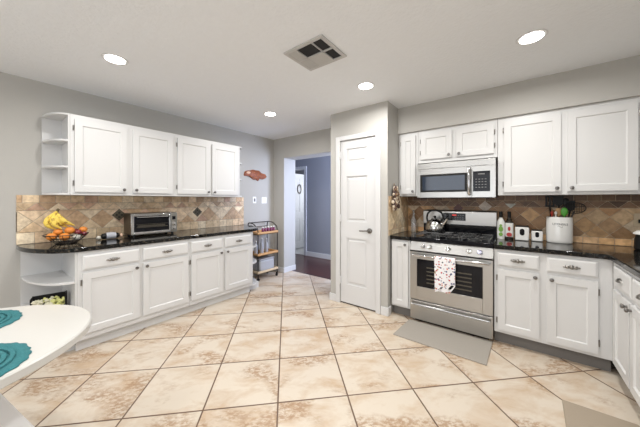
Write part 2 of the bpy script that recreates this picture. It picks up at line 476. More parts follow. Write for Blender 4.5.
struct(MB().box(-4.03, -3.955, HY - 0.02, HY, 0, 2.14).box(-4.98, -4.03, HY - 0.02, HY, 2.07, 2.14).box(-4.97, -4.9, HY - 0.02, HY, 0, 2.07)
       .box(-4.045, -4.03, HY, HY + 0.12, 0, 2.07).build('trim_1', 'trim_paint', bevel=0.003))
struct(MB().box(D0 - 0.06, D0, YP - 0.018, YP, 0, DH + 0.055).box(D1, D1 + 0.06, YP - 0.018, YP, 0, DH + 0.055).box(D0, D1, YP - 0.018, YP, DH, DH + 0.055)
       .build('trim_2', 'trim_paint', bevel=0.004))


def panel_door(name, x0, x1, z0, z1, panels, lab=None):
    """door slab in local x/z, front face at y=0; panels recessed by real geometry"""
    mb = MB(); t = 0.035
    xs = sorted({x0, x1, *[p[0] for p in panels], *[p[1] for p in panels]})
    zs = sorted({z0, z1, *[p[2] for p in panels], *[p[3] for p in panels]})
    for i in range(len(xs) - 1):
        for j in range(len(zs) - 1):
            cx, cz = (xs[i] + xs[i + 1]) / 2, (zs[j] + zs[j + 1]) / 2
            if any(p[0] < cx < p[1] and p[2] < cz < p[3] for p in panels): continue
            mb.box(xs[i], xs[i + 1], 0, t, zs[j], zs[j + 1])
    for a, b2, c, d in panels:
        mb.box(a, b2, 0.011, t - 0.005, c, d)
        g = 0.022
        vs = [(a + g, 0.011, c + g), (b2 - g, 0.011, c + g), (b2 - g, 0.011, d - g), (a + g, 0.011, d - g)]
        h = g + 0.018
        vs += [(a + h, 0.003, c + h), (b2 - h, 0.003, c + h), (b2 - h, 0.003, d - h), (a + h, 0.003, d - h)]
        mb.add(vs, [(4, 5, 6, 7), (0, 1, 5, 4), (1, 2, 6, 5), (2, 3, 7, 6), (3, 0, 4, 7)])
    return mb


dr = panel_door('door', D0 + 0.004, D1 - 0.004, 0.018, DH - 0.004,
                [(-1.705, -1.42, 1.80, 1.975), (-1.705, -1.42, 1.055, 1.625), (-1.705, -1.42, 0.255, 0.845)]).build('door_1', 'trim_paint', loc=(0, YP + 0.006, 0), smooth=False)
struct(dr)
hd = MB().lathe([(0.032, 0), (0.032, -0.008), (0.022, -0.014), (0.012, -0.016), (0.012, -0.045)], (-1.385, 0, 0.955), 'y', 20)
hd.tube([(-1.385, -0.045, 0.955), (-1.41, -0.05, 0.957), (-1.45, -0.048, 0.953), (-1.50, -0.044, 0.950)], 0.009, 8)
hd.build('door_handle', 'dark_nickel', dr)
for z in (0.25, 1.05, 1.86):
    MB().box(D0 - 0.002, D0 + 0.012, -0.026, 0.0, z, z + 0.09).build('hinge', 'trim_paint', dr)
struct(B(D0, D1, YP + 0.02, YP + 0.09, 0.0, 0.012).build('trim_3', 'vent_dark'))
# open door in the entry past the hall
d2 = panel_door('door', 0, 0.86, 0.02, 2.03, [(0.1, 0.39, 1.0, 1.9), (0.47, 0.76, 1.0, 1.9), (0.1, 0.39, 0.2, 0.82), (0.47, 0.76, 0.2, 0.82)])
d2 = struct(d2.build('door_2', 'trim_paint', loc=(-4.66, 4.80, 0.006), rot=(0, 0, PI / 2), smooth=False))
MB().tube([(0.36 + 0.07 * math.cos(t * PI / 12), -0.016, 1.62 + 0.115 * math.sin(t * PI / 12)) for t in range(24)], 0.016, 8, closed=True).build('wreath', 'dark_nickel', d2)
MB().lathe([(0.012, 0), (0.012, -0.03), (0.028, -0.045), (0.028, -0.06), (0.01, -0.07)], (0.60, 0, 0.98), 'y', 14).build('door_knob', 'nickel', d2)


# ------------------------------------------------------------------ wall tiles
def clip(poly, x0, x1, z0, z1):
    def cut(p, ax, val, keep):
        out = []
        for i in range(len(p)):
            a, b2 = p[i - 1], p[i]
            ia, ib = (a[ax] - val) * keep >= 0, (b2[ax] - val) * keep >= 0
            if ia != ib:
                t = (val - a[ax]) / (b2[ax] - a[ax])
                out.append((a[0] + t * (b2[0] - a[0]), a[1] + t * (b2[1] - a[1])))
            if ib: out.append(b2)
        return out
    for ax, v, k in ((0, x0, 1), (0, x1, -1), (1, z0, 1), (1, z1, -1)):
        poly = cut(poly, ax, v, k)
        if len(poly) < 3: return []
    return poly


def inset(poly, d):
    cx = sum(p[0] for p in poly) / len(poly); cz = sum(p[1] for p in poly) / len(poly)
    out = []
    k = len(poly)
    # offset each edge inward
    area_ = sum(poly[i - 1][0] * poly[i][1] - poly[i][0] * poly[i - 1][1] for i in range(k))
    sg = 1 if area_ > 0 else -1
    for i in range(k):
        p0, p1, p2 = Vector(poly[i - 1]), Vector(poly[i]), Vector(poly[(i + 1) % k])
        e1, e2 = (p1 - p0), (p2 - p1)
        if e1.length < 1e-6 or e2.length < 1e-6: continue
        e1.normalize(); e2.normalize()
        n1_, n2_ = Vector((-e1.y, e1.x)) * sg, Vector((-e2.y, e2.x)) * sg
        bs = n1_ + n2_
        if bs.length < 1e-6: continue
        bs.normalize(); q = d / max(0.35, bs.dot(n1_))
        out.append((p1.x + bs.x * q, p1.y + bs.y * q))
    return out


def tiles(mb, u0, u1, z0, z1, kind, pal, s, tfm, uo=0, zo=0):
    ps = []
    if kind == 'sq':
        k0 = math.floor((u0 - uo) / s)
        for k in range(k0, k0 + int((u1 - u0) / s) + 3):
            ps.append([(uo + k * s, z0), (uo + (k + 1) * s, z0), (uo + (k + 1) * s, z1), (uo + k * s, z1)])
    else:
        h = s / 2; hz = kind[1] / 2
        k0 = math.floor((u0 - uo) / s)
        for k in range(k0 * 2 - 2, (k0 + int((u1 - u0) / s) + 3) * 2):
            for j in range(-8, 9):
                if (k + j) % 2: continue
                cu, cz = uo + k * h, zo + j * hz
                ps.append([(cu - h, cz), (cu, cz - hz), (cu + h, cz), (cu, cz + hz)])
    for p in ps:
        p = clip(p, u0, u1, z0, z1)
        p = [a for i, a in enumerate(p) if math.hypot(a[0] - p[i - 1][0], a[1] - p[i - 1][1]) > 1e-4]
        if len(p) < 3: continue
        a = abs(sum(p[i - 1][0] * p[i][1] - p[i][0] * p[i - 1][1] for i in range(len(p)))) / 2
        if a < 1.5e-4: continue
        q = inset(p, 0.0022)
        q2 = inset(p, 0.005)
        if len(q) < 3 or len(q2) != len(q): continue
        k = len(q)
        c = random.choice(pal); f = random.uniform(0.85, 1.12); c = tuple(x * f for x in c)
        vs = [tfm(u, z, 0.001) for u, z in q] + [tfm(u, z, 0.006) for u, z in q] + [tfm(u, z, 0.008) for u, z in q2]
        fs = [tuple(2 * k + i for i in range(k))]
        for i in range(k):
            j = (i + 1) % k
            fs += [(i, j, k + j, k + i), (k + i, k + j, 2 * k + j, 2 * k + i)]
        mb.add(vs, fs, c)


GR = (0.50, 0.43, 0.34)
PL = [(0.78, 0.62, 0.42), (0.70, 0.53, 0.34), (0.56, 0.39, 0.24), (0.82, 0.69, 0.50), (0.60, 0.40, 0.28), (0.76, 0.60, 0.42)]
PLl = [(0.84, 0.70, 0.49), (0.78, 0.62, 0.41), (0.86, 0.75, 0.56), (0.74, 0.56, 0.37)]
PR = [(0.56, 0.35, 0.17), (0.28, 0.15, 0.065), (0.62, 0.44, 0.26), (0.40, 0.23, 0.11), (0.64, 0.52, 0.37), (0.34, 0.20, 0.095), (0.50, 0.32, 0.17)]
PRb = [(0.66, 0.41, 0.20), (0.60, 0.35, 0.16), (0.68, 0.45, 0.25)]
PD_shade = [(0.17, 0.095, 0.05), (0.22, 0.13, 0.07), (0.27, 0.16, 0.09), (0.14, 0.08, 0.045)]  # dark brown top rows; shade under the uppers is put into the colour too


def insert(mb, cu, cz, h, tfm, c):
    mb.add([tfm(cu - h, cz, .004), tfm(cu, cz - h, .004), tfm(cu + h, cz, .004), tfm(cu, cz + h, .004),
            tfm(cu - h, cz, .0095), tfm(cu, cz - h, .0095), tfm(cu + h, cz, .0095), tfm(cu, cz + h, .0095)],
           [(4, 5, 6, 7), (0, 1, 5, 4), (1, 2, 6, 5), (2, 3, 7, 6), (3, 0, 4, 7)], c)


tL = lambda u, z, d: (XL + 0.004 + d, u, z)
mb = MB().box(XL, XL + 0.008, 0.164, 2.62, 0.914, 1.372, GR)
tiles(mb, 0.164, 2.62, 0.914, 1.02, 'sq', PLl, 0.112, tL, 0.164)
tiles(mb, 0.164, 2.62, 1.02, 1.224, ('d', 0.204), PL, 0.204, tL, 0.165, 1.122)
tiles(mb, 0.164, 2.62, 1.224, 1.298, ('d', 0.148), PL, 0.148, tL, 0.14, 1.224)
tiles(mb, 0.164, 2.62, 1.298, 1.372, 'sq', PL, 0.108, tL, 0.2)
for cu in (0.925, 1.832):
    insert(mb, cu, 1.155, 0.068, tL, (0.035, 0.03, 0.022))
    insert(mb, cu, 1.155, 0.058, lambda u, z, d: tL(u, z, d + 0.001), (0.10, 0.085, 0.05))
    for a, b2 in ((0.024, 0), (-0.024, 0), (0, 0.024), (0, -0.024)):
        insert(mb, cu + a, 1.155 + b2, 0.016, lambda u, z, d: tL(u, z, d + 0.002), (0.02, 0.018, 0.012))
struct(mb.build('wall_tiles_left', 'stone_tile', smooth=False))

tR = lambda u, z, d: (u, YW - 0.004 - d, z)
mb = MB().box(XP1 + 0.004, XR, YW - 0.008, YW, 0.914, 1.40, (0.50, 0.40, 0.29))
tiles(mb, XP1 + 0.01, XR, 0.914, 0.977, 'sq', PRb, 0.102, tR, 0.0)
tiles(mb, XP1 + 0.01, XR, 0.977, 1.25, ('d', 0.160), PR, 0.160, tR, 0.764, 1.17)
tiles(mb, XP1 + 0.01, XR, 1.25, 1.315, ('d', 0.13), PD_shade, 0.13, tR, 0.02, 1.25)
tiles(mb, XP1 + 0.01, XR, 1.315, 1.39, 'sq', PD_shade, 0.09, tR, 0.0)
insert(mb, -0.273, 1.25, 0.066, tR, (0.60, 0.53, 0.46)); insert(mb, -0.045, 1.275, 0.0, tR, (0.5, 0.5, 0.45))
mb.add([tR(-0.09, 1.285, .009), tR(0.01, 1.285, .009), tR(-0.04, 1.235, .009)], [(0, 1, 2)], (0.50, 0.52, 0.47))
insert(mb, -0.545, 1.225, 0.055, tR, (0.12, 0.04, 0.03))
struct(mb.build('wall_tiles_stove', 'stone_tile', smooth=False))
tS = lambda u, z, d: (XP1 + 0.002 + d, u, z)
mb = MB().box(XP1, XP1 + 0.006, 2.80, YW - 0.01, 0.914, 1.372, GR)
tiles(mb, 2.80, YW - 0.01, 0.914, 0.977, 'sq', PLl, 0.102, tS, 2.8)
tiles(mb, 2.80, YW - 0.01, 0.977, 1.25, ('d', 0.182), PLl, 0.182, tS, 2.8, 1.159)
tiles(mb, 2.80, YW - 0.01, 1.25, 1.372, ('d', 0.13), PL, 0.13, tS, 2.8, 1.25)
struct(mb.build('wall_tiles_pantry', 'stone_tile', smooth=False))

# ------------------------------------------------------------------ cabinets (local: x right, y into the wall, z up)


def shaker(w_, h_, t=0.02, r=0.055):
    """raised frame with a sloped inner bead and a flat panel; origin lower left, front at y=-t"""
    mb = MB()
    mb.box(0, r, -t, 0, 0, h_).box(w_ - r, w_, -t, 0, 0, h_).box(r, w_ - r, -t, 0, 0, r).box(r, w_ - r, -t, 0, h_ - r, h_)
    mb.box(r, w_ - r, -t + 0.009, 0, r, h_ - r)
    g = 0.008
    o = [(r, -t + 0.001, r), (w_ - r, -t + 0.001, r), (w_ - r, -t + 0.001, h_ - r), (r, -t + 0.001, h_ - r)]
    i = [(r + g, -t + 0.0092, r + g), (w_ - r - g, -t + 0.0092, r + g), (w_ - r - g, -t + 0.0092, h_ - r - g), (r + g, -t + 0.0092, h_ - r - g)]
    mb.add(o + i, [(0, 1, 5, 4), (1, 2, 6, 5), (2, 3, 7, 6), (3, 0, 4, 7)])
    return mb


def slab(w_, h_, t=0.02):
    mb = MB(); mb.box(0, w_, -t + 0.006, 0, 0, h_)
    g = 0.014
    o = [(0, -t + 0.006, 0), (w_, -t + 0.006, 0), (w_, -t + 0.006, h_), (0, -t + 0.006, h_)]
    i = [(g, -t, g), (w_ - g, -t, g), (w_ - g, -t, h_ - g), (g, -t, h_ - g)]
    mb.add(o + i, [(4, 5, 6, 7), (0, 1, 5, 4), (1, 2, 6, 5), (2, 3, 7, 6), (3, 0, 4, 7)])
    return mb


KNOB = MB().lathe([(0.008, 0), (0.007, -0.012), (0.013, -0.017), (0.0155, -0.023), (0.013, -0.029), (0.003, -0.031)], (0, 0, 0), 'y', 14)
PULL = MB()
PULL.ball((0, -0.008, 0), 0.016, 0.014, 0.018, 12, 8)
PULL.ball((-0.024, -0.006, -0.001), 0.017, 0.012, 0.014, 10, 6).ball((0.024, -0.006, -0.001), 0.017, 0.012, 0.014, 10, 6)
PULL.ball((-0.042, -0.004, 0), 0.010, 0.006, 0.008, 8, 6).ball((0.042, -0.004, 0), 0.010, 0.006, 0.008, 8, 6)
CUP = MB()
for i in range(9):
    a0, a1 = PI * i / 9, PI * (i + 1) / 9
    for j in range(5):
        b0, b1 = PI / 2 * j / 5, PI / 2 * (j + 1) / 5
        P_ = lambda a, bb_: (0.040 * math.cos(a), -0.026 * math.sin(a) * math.cos(bb_), 0.026 * math.sin(bb_) * math.sin(a) - 0.010)
        CUP.add([P_(a0, b0), P_(a1, b0), P_(a1, b1), P_(a0, b1)], [(0, 1, 2, 3)])
HINGE = MB().lathe([(0.0045, 0), (0.0045, 0.045)], (0, -0.012, 0), 'z', 8).box(-0.006, 0.006, -0.008, 0, -0.002, 0.047)
_mk = {}


def hw(key, mb, m, parent, loc, name):
    """fittings share one mesh per kind"""
    if key not in _mk:
        o = mb.build(name, m); _mk[key] = o.data; bpy.data.objects.remove(o)
    o = bpy.data.objects.new(name, _mk[key]); col.objects.link(o); o.parent = parent; o.location = loc
    return o


def cabinet(name, label, loc, rz, W, D, z0, z1, doors=(), drawers=(), kick=0, kickmat='white_paint', pull='shell', group=None, cat='cabinet', topfrieze=0):
    t = thing(name, label, cat, loc, rz, group)
    body = MB().box(0, W, 0, D, z0, z1)
    body.build('body', 'white_paint', t, bevel=0.002)
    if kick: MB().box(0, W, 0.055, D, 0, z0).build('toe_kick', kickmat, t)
    for (a, b2, c, d, kx, kz, hx) in doors:   # x0,x1,z0,z1, knob side (l/r), knob end (t/b), hinge side
        o = shaker(b2 - a, d - c).build('door', 'white_paint', t, loc=(a, 0, c), smooth=False)
        x = 0.028 if kx == 'l' else (b2 - a) - 0.028
        z = 0.03 if kz == 'b' else (d - c) - 0.03
        hw('knob', KNOB, 'dark_nickel', o, (x, -0.02, z), 'knob')
        x = -0.006 if hx == 'l' else (b2 - a) + 0.006
        if hx:
            for z in (0.06, (d - c) - 0.105):
                hw('hinge', HINGE, 'nickel', o, (x, 0, z), 'hinge')
    for (a, b2, c, d) in drawers:
        o = slab(b2 - a, d - c).build('drawer', 'white_paint', t, loc=(a, 0, c), smooth=False)
        if pull == 'shell': hw('pull', PULL, 'nickel', o, ((b2 - a) / 2, -0.02, (d - c) / 2), 'drawer_pull')
        else: hw('cup', CUP, 'nickel', o, ((b2 - a) / 2, -0.018, (d - c) / 2), 'drawer_pull')
    return t


L90 = PI / 2
BX = -3.0   # left base face
# left base units: local origin at (BX, y0)
cabinet('base_cabinet', 'white base cabinet nearer the table, under the fruit basket and toaster oven', (BX, 0.476, 0), L90, 0.952, 0.61, 0.10, 0.874,
        doors=[(0.032, 0.455, 0.155, 0.685, 'r', 't', 'l'), (0.487, 0.935, 0.155, 0.685, 'l', 't', 'r')],
        drawers=[(0.032, 0.455, 0.712, 0.838), (0.487, 0.935, 0.712, 0.838)], kick=1)
cabinet('base_cabinet', 'white base cabinet at far end of the left run, next to the bar cart', (BX, 1.428, 0), L90, 0.892, 0.61, 0.10, 0.874,
        doors=[(0.017, 0.417, 0.155, 0.685, 'r', 't', 'l'), (0.452, 0.865, 0.155, 0.685, 'l', 't', '')],
        drawers=[(0.017, 0.417, 0.712, 0.838), (0.452, 0.865, 0.712, 0.838)], kick=1)
# left upper units
UX = -3.29
cabinet('wall_cabinet', 'white upper cabinet over the fruit basket, left of the long wall pair', (UX, 0.472, 0), L90, 0.923, 0.322, 1.385, 2.13,
        doors=[(0.03, 0.435, 1.402, 2.085, 'r', 'b', 'l'), (0.488, 0.893, 1.402, 2.085, 'l', 'b', '')])
cabinet('wall_cabinet', 'white upper cabinet on the left wall, nearer the wood carving', (UX, 1.395, 0), L90, 0.906, 0.322, 1.385, 2.13,
        doors=[(0.025, 0.44, 1.402, 2.085, 'r', 'b', 'l'), (0.472, 0.88, 1.402, 2.085, 'l', 'b', '')])
o = tag(B(UX - 0.32, UX + 0.006, 0.474, 2.299, 1.372, 1.385).build('cabinet_bottom_rail', 'white_paint', bevel=0.002), 'narrow white rail under the two upper cabinets of the left wall', 'rail')


def qshelf(x0, x1, y0, y1, z, t, side, xin=None):
    """quarter ellipse shelf: deep edge x1 at cabinet side; side=-1 rounds towards low y"""
    a = x1 - x0; b2 = y1 - y0
    if side < 0: poly = [(x0, y1)] + [(x0 + a * math.sin(t_), y1 - b2 * math.cos(t_)) for t_ in [PI / 2 * i / 16 for i in range(17)]]
    else: poly = [(x0, y0)] + [(x0 + a * math.sin(t_), y0 + b2 * math.cos(t_)) for t_ in [PI / 2 * i / 16 for i in range(17)]]
    return MB().prism(poly, z, z + t, 'z')


def end_shelf(name, label, xw, xf, y0, y1, levels, side, z0, z1):
    yc = y1 if side < 0 else y0
    t = thing(name, label, 'shelf', (xw, yc, z0))
    L = lambda mb: MB().add([(x - xw, y - yc, z - z0) for x, y, z in mb.v], mb.f)
    L(B(xw, xw + 0.012, y0, y1, z0, z1)).build('back_panel', 'white_paint', t)
    if side < 0: L(B(xw + 0.012, xf, y1 - 0.012, y1, z0, z1)).build('side_panel', 'white_paint', t)
    else: L(B(xw + 0.012, xf, y0, y0 + 0.012, z0, z1)).build('side_panel', 'white_paint', t)
    if z0 == 0.09: L(B(xw, xf - 0.1, yc - 0.2 if side < 0 else yc, yc if side < 0 else yc + 0.2, 0, z0)).build('toe_kick', 'white_paint', t)
    for z in levels:
        if side < 0: L(qshelf(xw + 0.012, xf, y0, y1 - 0.012, z, 0.018, side)).build('shelf_board', 'white_paint', t, bevel=0.002)
        else: L(qshelf(xw + 0.012, xf, y0 + 0.012, y1, z, 0.018, side)).build('shelf_board', 'white_paint', t, bevel=0.002)
    return t


XWL = XL + 0.002
end_shelf('corner_shelf', 'white open shelf with rounded boards at the near end of the upper cabinets', XWL, UX, 0.322, 0.471, (1.372, 1.625, 1.87, 2.112), -1, 1.372, 2.13)
end_shelf('corner_shelf', 'white open shelf with rounded boards at the far end of the upper cabinets', XWL, UX, 2.302, 2.45, (1.372, 1.625, 1.87, 2.112), 1, 1.372, 2.13)
end_shelf('corner_shelf', 'white open base shelf under the counter at the table end, flower box inside', XWL, BX - 0.005, 0.19, 0.475, (0.09, 0.345, 0.605), -1, 0.09, 0.874)
end_shelf('corner_shelf', 'white open base shelf with rounded boards beside the bar cart', XWL, BX - 0.005, 2.321, 2.60, (0.09, 0.40, 0.635), 1, 0.09, 0.874)

# countertops
poly = [(XL + 0.002, 0.170), (XL + 0.03, 0.165)] + [(XL + 0.03 + 0.615 * math.sin(a), 0.50 - 0.335 * math.cos(a)) for a in [PI / 2 * i / 14 for i in range(1, 15)]]
poly += [(XL + 0.645 - 0, 2.30)] + [(XL + 0.03 + 0.615 * math.cos(a), 2.30 + 0.325 * math.sin(a)) for a in [PI / 2 * i / 14 for i in range(1, 15)]] + [(XL + 0.002, 2.625)]
tag(MB().prism(poly, 0.876, 0.914).build('countertop', 'granite', bevel=0.006), 'long black granite countertop with rounded ends along the left wall', 'countertop')
FY = 2.866
CF = 0.56; PX = 0.585
poly = [(-0.155, FY - 0.028), (CF - 0.02, FY - 0.028), (CF, FY - 0.05), (CF, 1.4), (XR - 0.002, 1.4), (XR - 0.002, YW - 0.01), (-0.155, YW - 0.01)]
tag(MB().prism(poly, 0.876, 0.914).build('countertop', 'granite', bevel=0.006), 'black granite corner countertop right of the range, carrying the canisters', 'countertop')
tag(B(XP1 + 0.008, -0.926, FY - 0.028, YW - 0.01, 0.876, 0.914).build('countertop', 'granite', bevel=0.006), 'small black granite countertop between pantry wall and range', 'countertop')

# right base
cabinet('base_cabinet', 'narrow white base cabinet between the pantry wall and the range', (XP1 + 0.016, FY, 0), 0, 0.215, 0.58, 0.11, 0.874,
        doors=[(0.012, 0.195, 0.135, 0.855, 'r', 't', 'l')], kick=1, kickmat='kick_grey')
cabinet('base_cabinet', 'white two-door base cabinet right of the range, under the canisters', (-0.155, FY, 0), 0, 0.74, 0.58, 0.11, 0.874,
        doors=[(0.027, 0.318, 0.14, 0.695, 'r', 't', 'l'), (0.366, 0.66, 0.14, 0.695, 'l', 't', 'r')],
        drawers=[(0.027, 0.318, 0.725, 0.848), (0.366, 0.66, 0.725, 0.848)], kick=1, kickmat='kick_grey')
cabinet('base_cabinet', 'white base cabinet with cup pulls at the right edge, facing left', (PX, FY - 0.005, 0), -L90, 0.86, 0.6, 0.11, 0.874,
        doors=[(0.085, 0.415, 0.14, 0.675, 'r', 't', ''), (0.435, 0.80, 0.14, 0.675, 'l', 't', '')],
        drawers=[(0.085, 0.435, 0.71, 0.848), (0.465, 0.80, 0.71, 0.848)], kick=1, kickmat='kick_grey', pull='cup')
# right uppers, fronts at y=3.14
UY = 3.14
cabinet('wall_cabinet', 'narrow white upper cabinet left of the microwave', (XP1 + 0.004, UY, 0), 0, 0.229, 0.31, 1.372, 2.146,
        doors=[(0.03, 0.205, 1.40, 2.10, 'r', 'b', 'l')])
cabinet('wall_cabinet', 'short white two-door upper cabinet directly above the microwave', (-0.922, UY, 0), 0, 0.78, 0.31, 1.76, 2.146,
        doors=[(0.035, 0.365, 1.80, 2.10, 'r', 'b', 'l'), (0.41, 0.75, 1.80, 2.10, 'l', 'b', 'r')])
cabinet('wall_cabinet', 'large white two-door upper cabinet right of the microwave', (-0.139, UY, 0), 0, 0.95, 0.31, 1.372, 2.146,
        doors=[(0.05, 0.465, 1.402, 2.10, 'r', 'b', 'l'), (0.505, 0.91, 1.402, 2.10, 'l', 'b', 'r')])
cabinet('wall_cabinet', 'white upper cabinet in the corner, cut by the right edge of the picture', (0.814, UY, 0), 0, 0.38, 0.31, 1.372, 2.146,
        doors=[(0.03, 0.34, 1.402, 2.10, 'r', 'b', '')])

# ------------------------------------------------------------------ ceiling: lamps and vent
lamp0 = None
for i, (x, y) in enumerate([(-2.56, 0.63), (-2.56, 2.27), (-1.18, 2.29), (0.09, 2.31)]):
    lab = ['recessed ceiling lamp nearest the left wall and the upper cabinets', 'recessed ceiling lamp nearest the hall opening corner',
           'recessed ceiling lamp in front of the pantry wall', 'large recessed ceiling lamp at the right, before the stove wall'][i]
    if i == 0:
        t = thing('recessed_lamp', lab, 'ceiling lamp', (x, y, ZC), 0, 'recessed ceiling lamps'); lamp0 = t
        MB().lathe([(0.064, 0.0), (0.064, -0.004), (0.084, -0.005), (0.088, -0.001), (0.088, 0)], (0, 0, 0), 'z', 32).build('trim_ring', 'trim_paint', t)
        MB().lathe([(0.0, -0.0045), (0.055, -0.0055), (0.066, -0.0075), (0.066, -0.004)][::-1], (0, 0, 0), 'z', 32).build('lens', 'lamp_lens', t)
    else:
        t = copy_tree(lamp0); t.location = (x, y, ZC); t['label'] = lab
    l = area('lamp_light', (x, y, ZC - 0.012), (0, 0, 0), 0.13, 0.13, (12, 16, 16, 17)[i], (1.0, 0.985, 0.96), PI * 0.95, 'DISK')
for x, y in ((-1.18, 0.3), (0.09, 0.3), (-2.56, -1.3), (-0.6, -1.4)):  # unseen lights without fixtures, added out of view to brighten the room
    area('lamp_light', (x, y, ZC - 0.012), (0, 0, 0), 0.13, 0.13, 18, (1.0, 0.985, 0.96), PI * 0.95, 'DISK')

V0x, V1x, V0y, V1y = -1.42, -1.05, 1.39, 1.72
t = thing('ceiling_vent', 'square ceiling air vent with dark louvred openings', 'vent', (V0x, V0y, ZC))
a, b2 = V1x - V0x, V1y - V0y
MB().box(0, a, 0, 0.028, -0.012, 0).box(0, a, b2 - 0.028, b2, -0.012, 0).box(0, 0.028, 0.028, b2 - 0.028, -0.012, 0).box(a - 0.028, a, 0.028, b2 - 0.028, -0.012, 0).build('frame', 'grey_enamel', t, bevel=0.003)
MB().box(0.028, a - 0.028, 0.028, b2 - 0.028, -0.003, 0).build('backing', 'vent_dark', t)
MB().box(0.028, a - 0.028, b2 / 2 - 0.006, b2 / 2 + 0.006, -0.012, -0.003).box(0.105, 0.113, 0.028, b2 - 0.028, -0.012, -0.003).box(0.255, 0.263, 0.028, b2 - 0.028, -0.012, -0.003).build('crossbar', 'grey_enamel', t)


def louvers(x0, x1, y0, y1, along, tilt, name='louver'):
    mb = MB(); s = 0.016
    lo, hi = (y0, y1) if along == 'x' else (x0, x1)
    k = int((hi - lo) / s)
    for i in range(k):
        c = lo + (i + 0.5) * (hi - lo) / k
        d = 0.0075 * tilt
        if along == 'x': mb.add([(x0, c - d, -0.011), (x1, c - d, -0.011), (x1, c + d, -0.004), (x0, c + d, -0.004), (x0, c - d + .001, -0.011), (x1, c - d + .001, -0.011), (x1, c + d + .001, -0.004), (x0, c + d + .001, -0.004)],
                                [(0, 1, 2, 3), (4, 5, 6, 7), (0, 1, 5, 4), (2, 3, 7, 6)])
        else: mb.add([(c - d, y0, -0.011), (c - d, y1, -0.011), (c + d, y1, -0.004), (c + d, y0, -0.004), (c - d + .001, y0, -0.011), (c - d + .001, y1, -0.011), (c + d + .001, y1, -0.004), (c + d + .001, y0, -0.004)],
                     [(0, 1, 2, 3), (4, 5, 6, 7), (0, 1, 5, 4), (2, 3, 7, 6)])
    mb.build(name, 'grey_enamel', t, smooth=False)


m1, m2 = b2 / 2 - 0.006, b2 / 2 + 0.006
louvers(0.113, 0.255, m2, b2 - 0.028, 'x', -1)       # faces the room: reads light
louvers(0.028, 0.105, 0.028, m1, 'y', 0.9)
louvers(0.028, 0.105, m2, b2 - 0.028, 'y', 0.9)

# ------------------------------------------------------------------ range
RX = -0.922; RW = 0.764
t = thing('gas_range', 'stainless steel gas range with black cooktop and oven window', 'stove', (RX, 2.835, 0))
MB().box(0.004, RW - 0.004, 0.03, 0.60, 0.03, 0.895).build('body', 'steel', t, bevel=0.004)
MB().box(0.04, RW - 0.04, 0.06, 0.56, 0.0, 0.03).build('base', 'black_plastic', t)
# drawer
d = MB().box(0.004, RW - 0.004, 0.002, 0.03, 0.035, 0.238).build('drawer', 'steel', t, bevel=0.004)
MB().tube([(0.03, -0.012, 0.205), (0.03, -0.028, 0.205), (RW - 0.03, -0.028, 0.205), (RW - 0.03, -0.012, 0.205)], 0.011, 8).build('drawer_handle', 'polished_steel', d)
# door as ring with window
x0, x1, z0, z1 = 0.004, RW - 0.004, 0.25, 0.765
wx0, wx1, wz0, wz1 = 0.075, RW - 0.085, 0.392, 0.690
o = MB().box(x0, wx0, 0, 0.03, z0, z1).box(wx1, x1, 0, 0.03, z0, z1).box(wx0, wx1, 0, 0.03, z0, wz0).box(wx0, wx1, 0, 0.03, wz1, z1).build('oven_door', 'steel', t, bevel=0.002)
gl = MB().box(wx0 + 0.001, wx1 - 0.001, 0.003, 0.008, wz0 + 0.001, wz1 - 0.001).build('oven_window', 'black_glass', o)
rk = MB()
for xa, xb in ((wx0 + 0.10, wx0 + 0.21), (wx1 - 0.235, wx1 - 0.09)):
    for z in (0.44, 0.48, 0.52, 0.56, 0.60): rk.box(xa, xb, 0.0015, 0.004, z, z + 0.012)
rk.build('oven_rack', 'rack_metal', gl)
MB().tube([(0.03, 0.0, 0.735), (0.03, -0.035, 0.735), (0.045, -0.045, 0.735), (RW - 0.045, -0.045, 0.735), (RW - 0.03, -0.035, 0.735), (RW - 0.03, 0.0, 0.735)], 0.012, 10).build('oven_handle', 'polished_steel', o)
MB().box(0.0, RW, -0.002, 0.012, 0.766, 0.776).build('door_gap', 'black_plastic', t)
# control panel, slanted
cp = MB().prism([(0.0, 0.776), (-0.006, 0.78), (0.03, 0.872), (0.08, 0.872), (0.08, 0.776)], 0.0, RW, 'x').build('control_panel', 'panel_steel', t, bevel=0.003)
for i, x in enumerate((0.135, 0.205, 0.38, 0.565, 0.655)):
    k = MB().lathe([(0.024, 0), (0.024, -0.006), (0.019, -0.01), (0.018, -0.028), (0.004, -0.03)], (0, 0, 0), 'y', 20)
    k.box(-0.003, 0.003, -0.036, -0.028, -0.016, 0.016)
    ko = k.build('knob', 'polished_steel' if i != 4 else 'knob_blue', t, loc=(x, 0.012, 0.826), rot=(math.radians(-20), 0, 0))
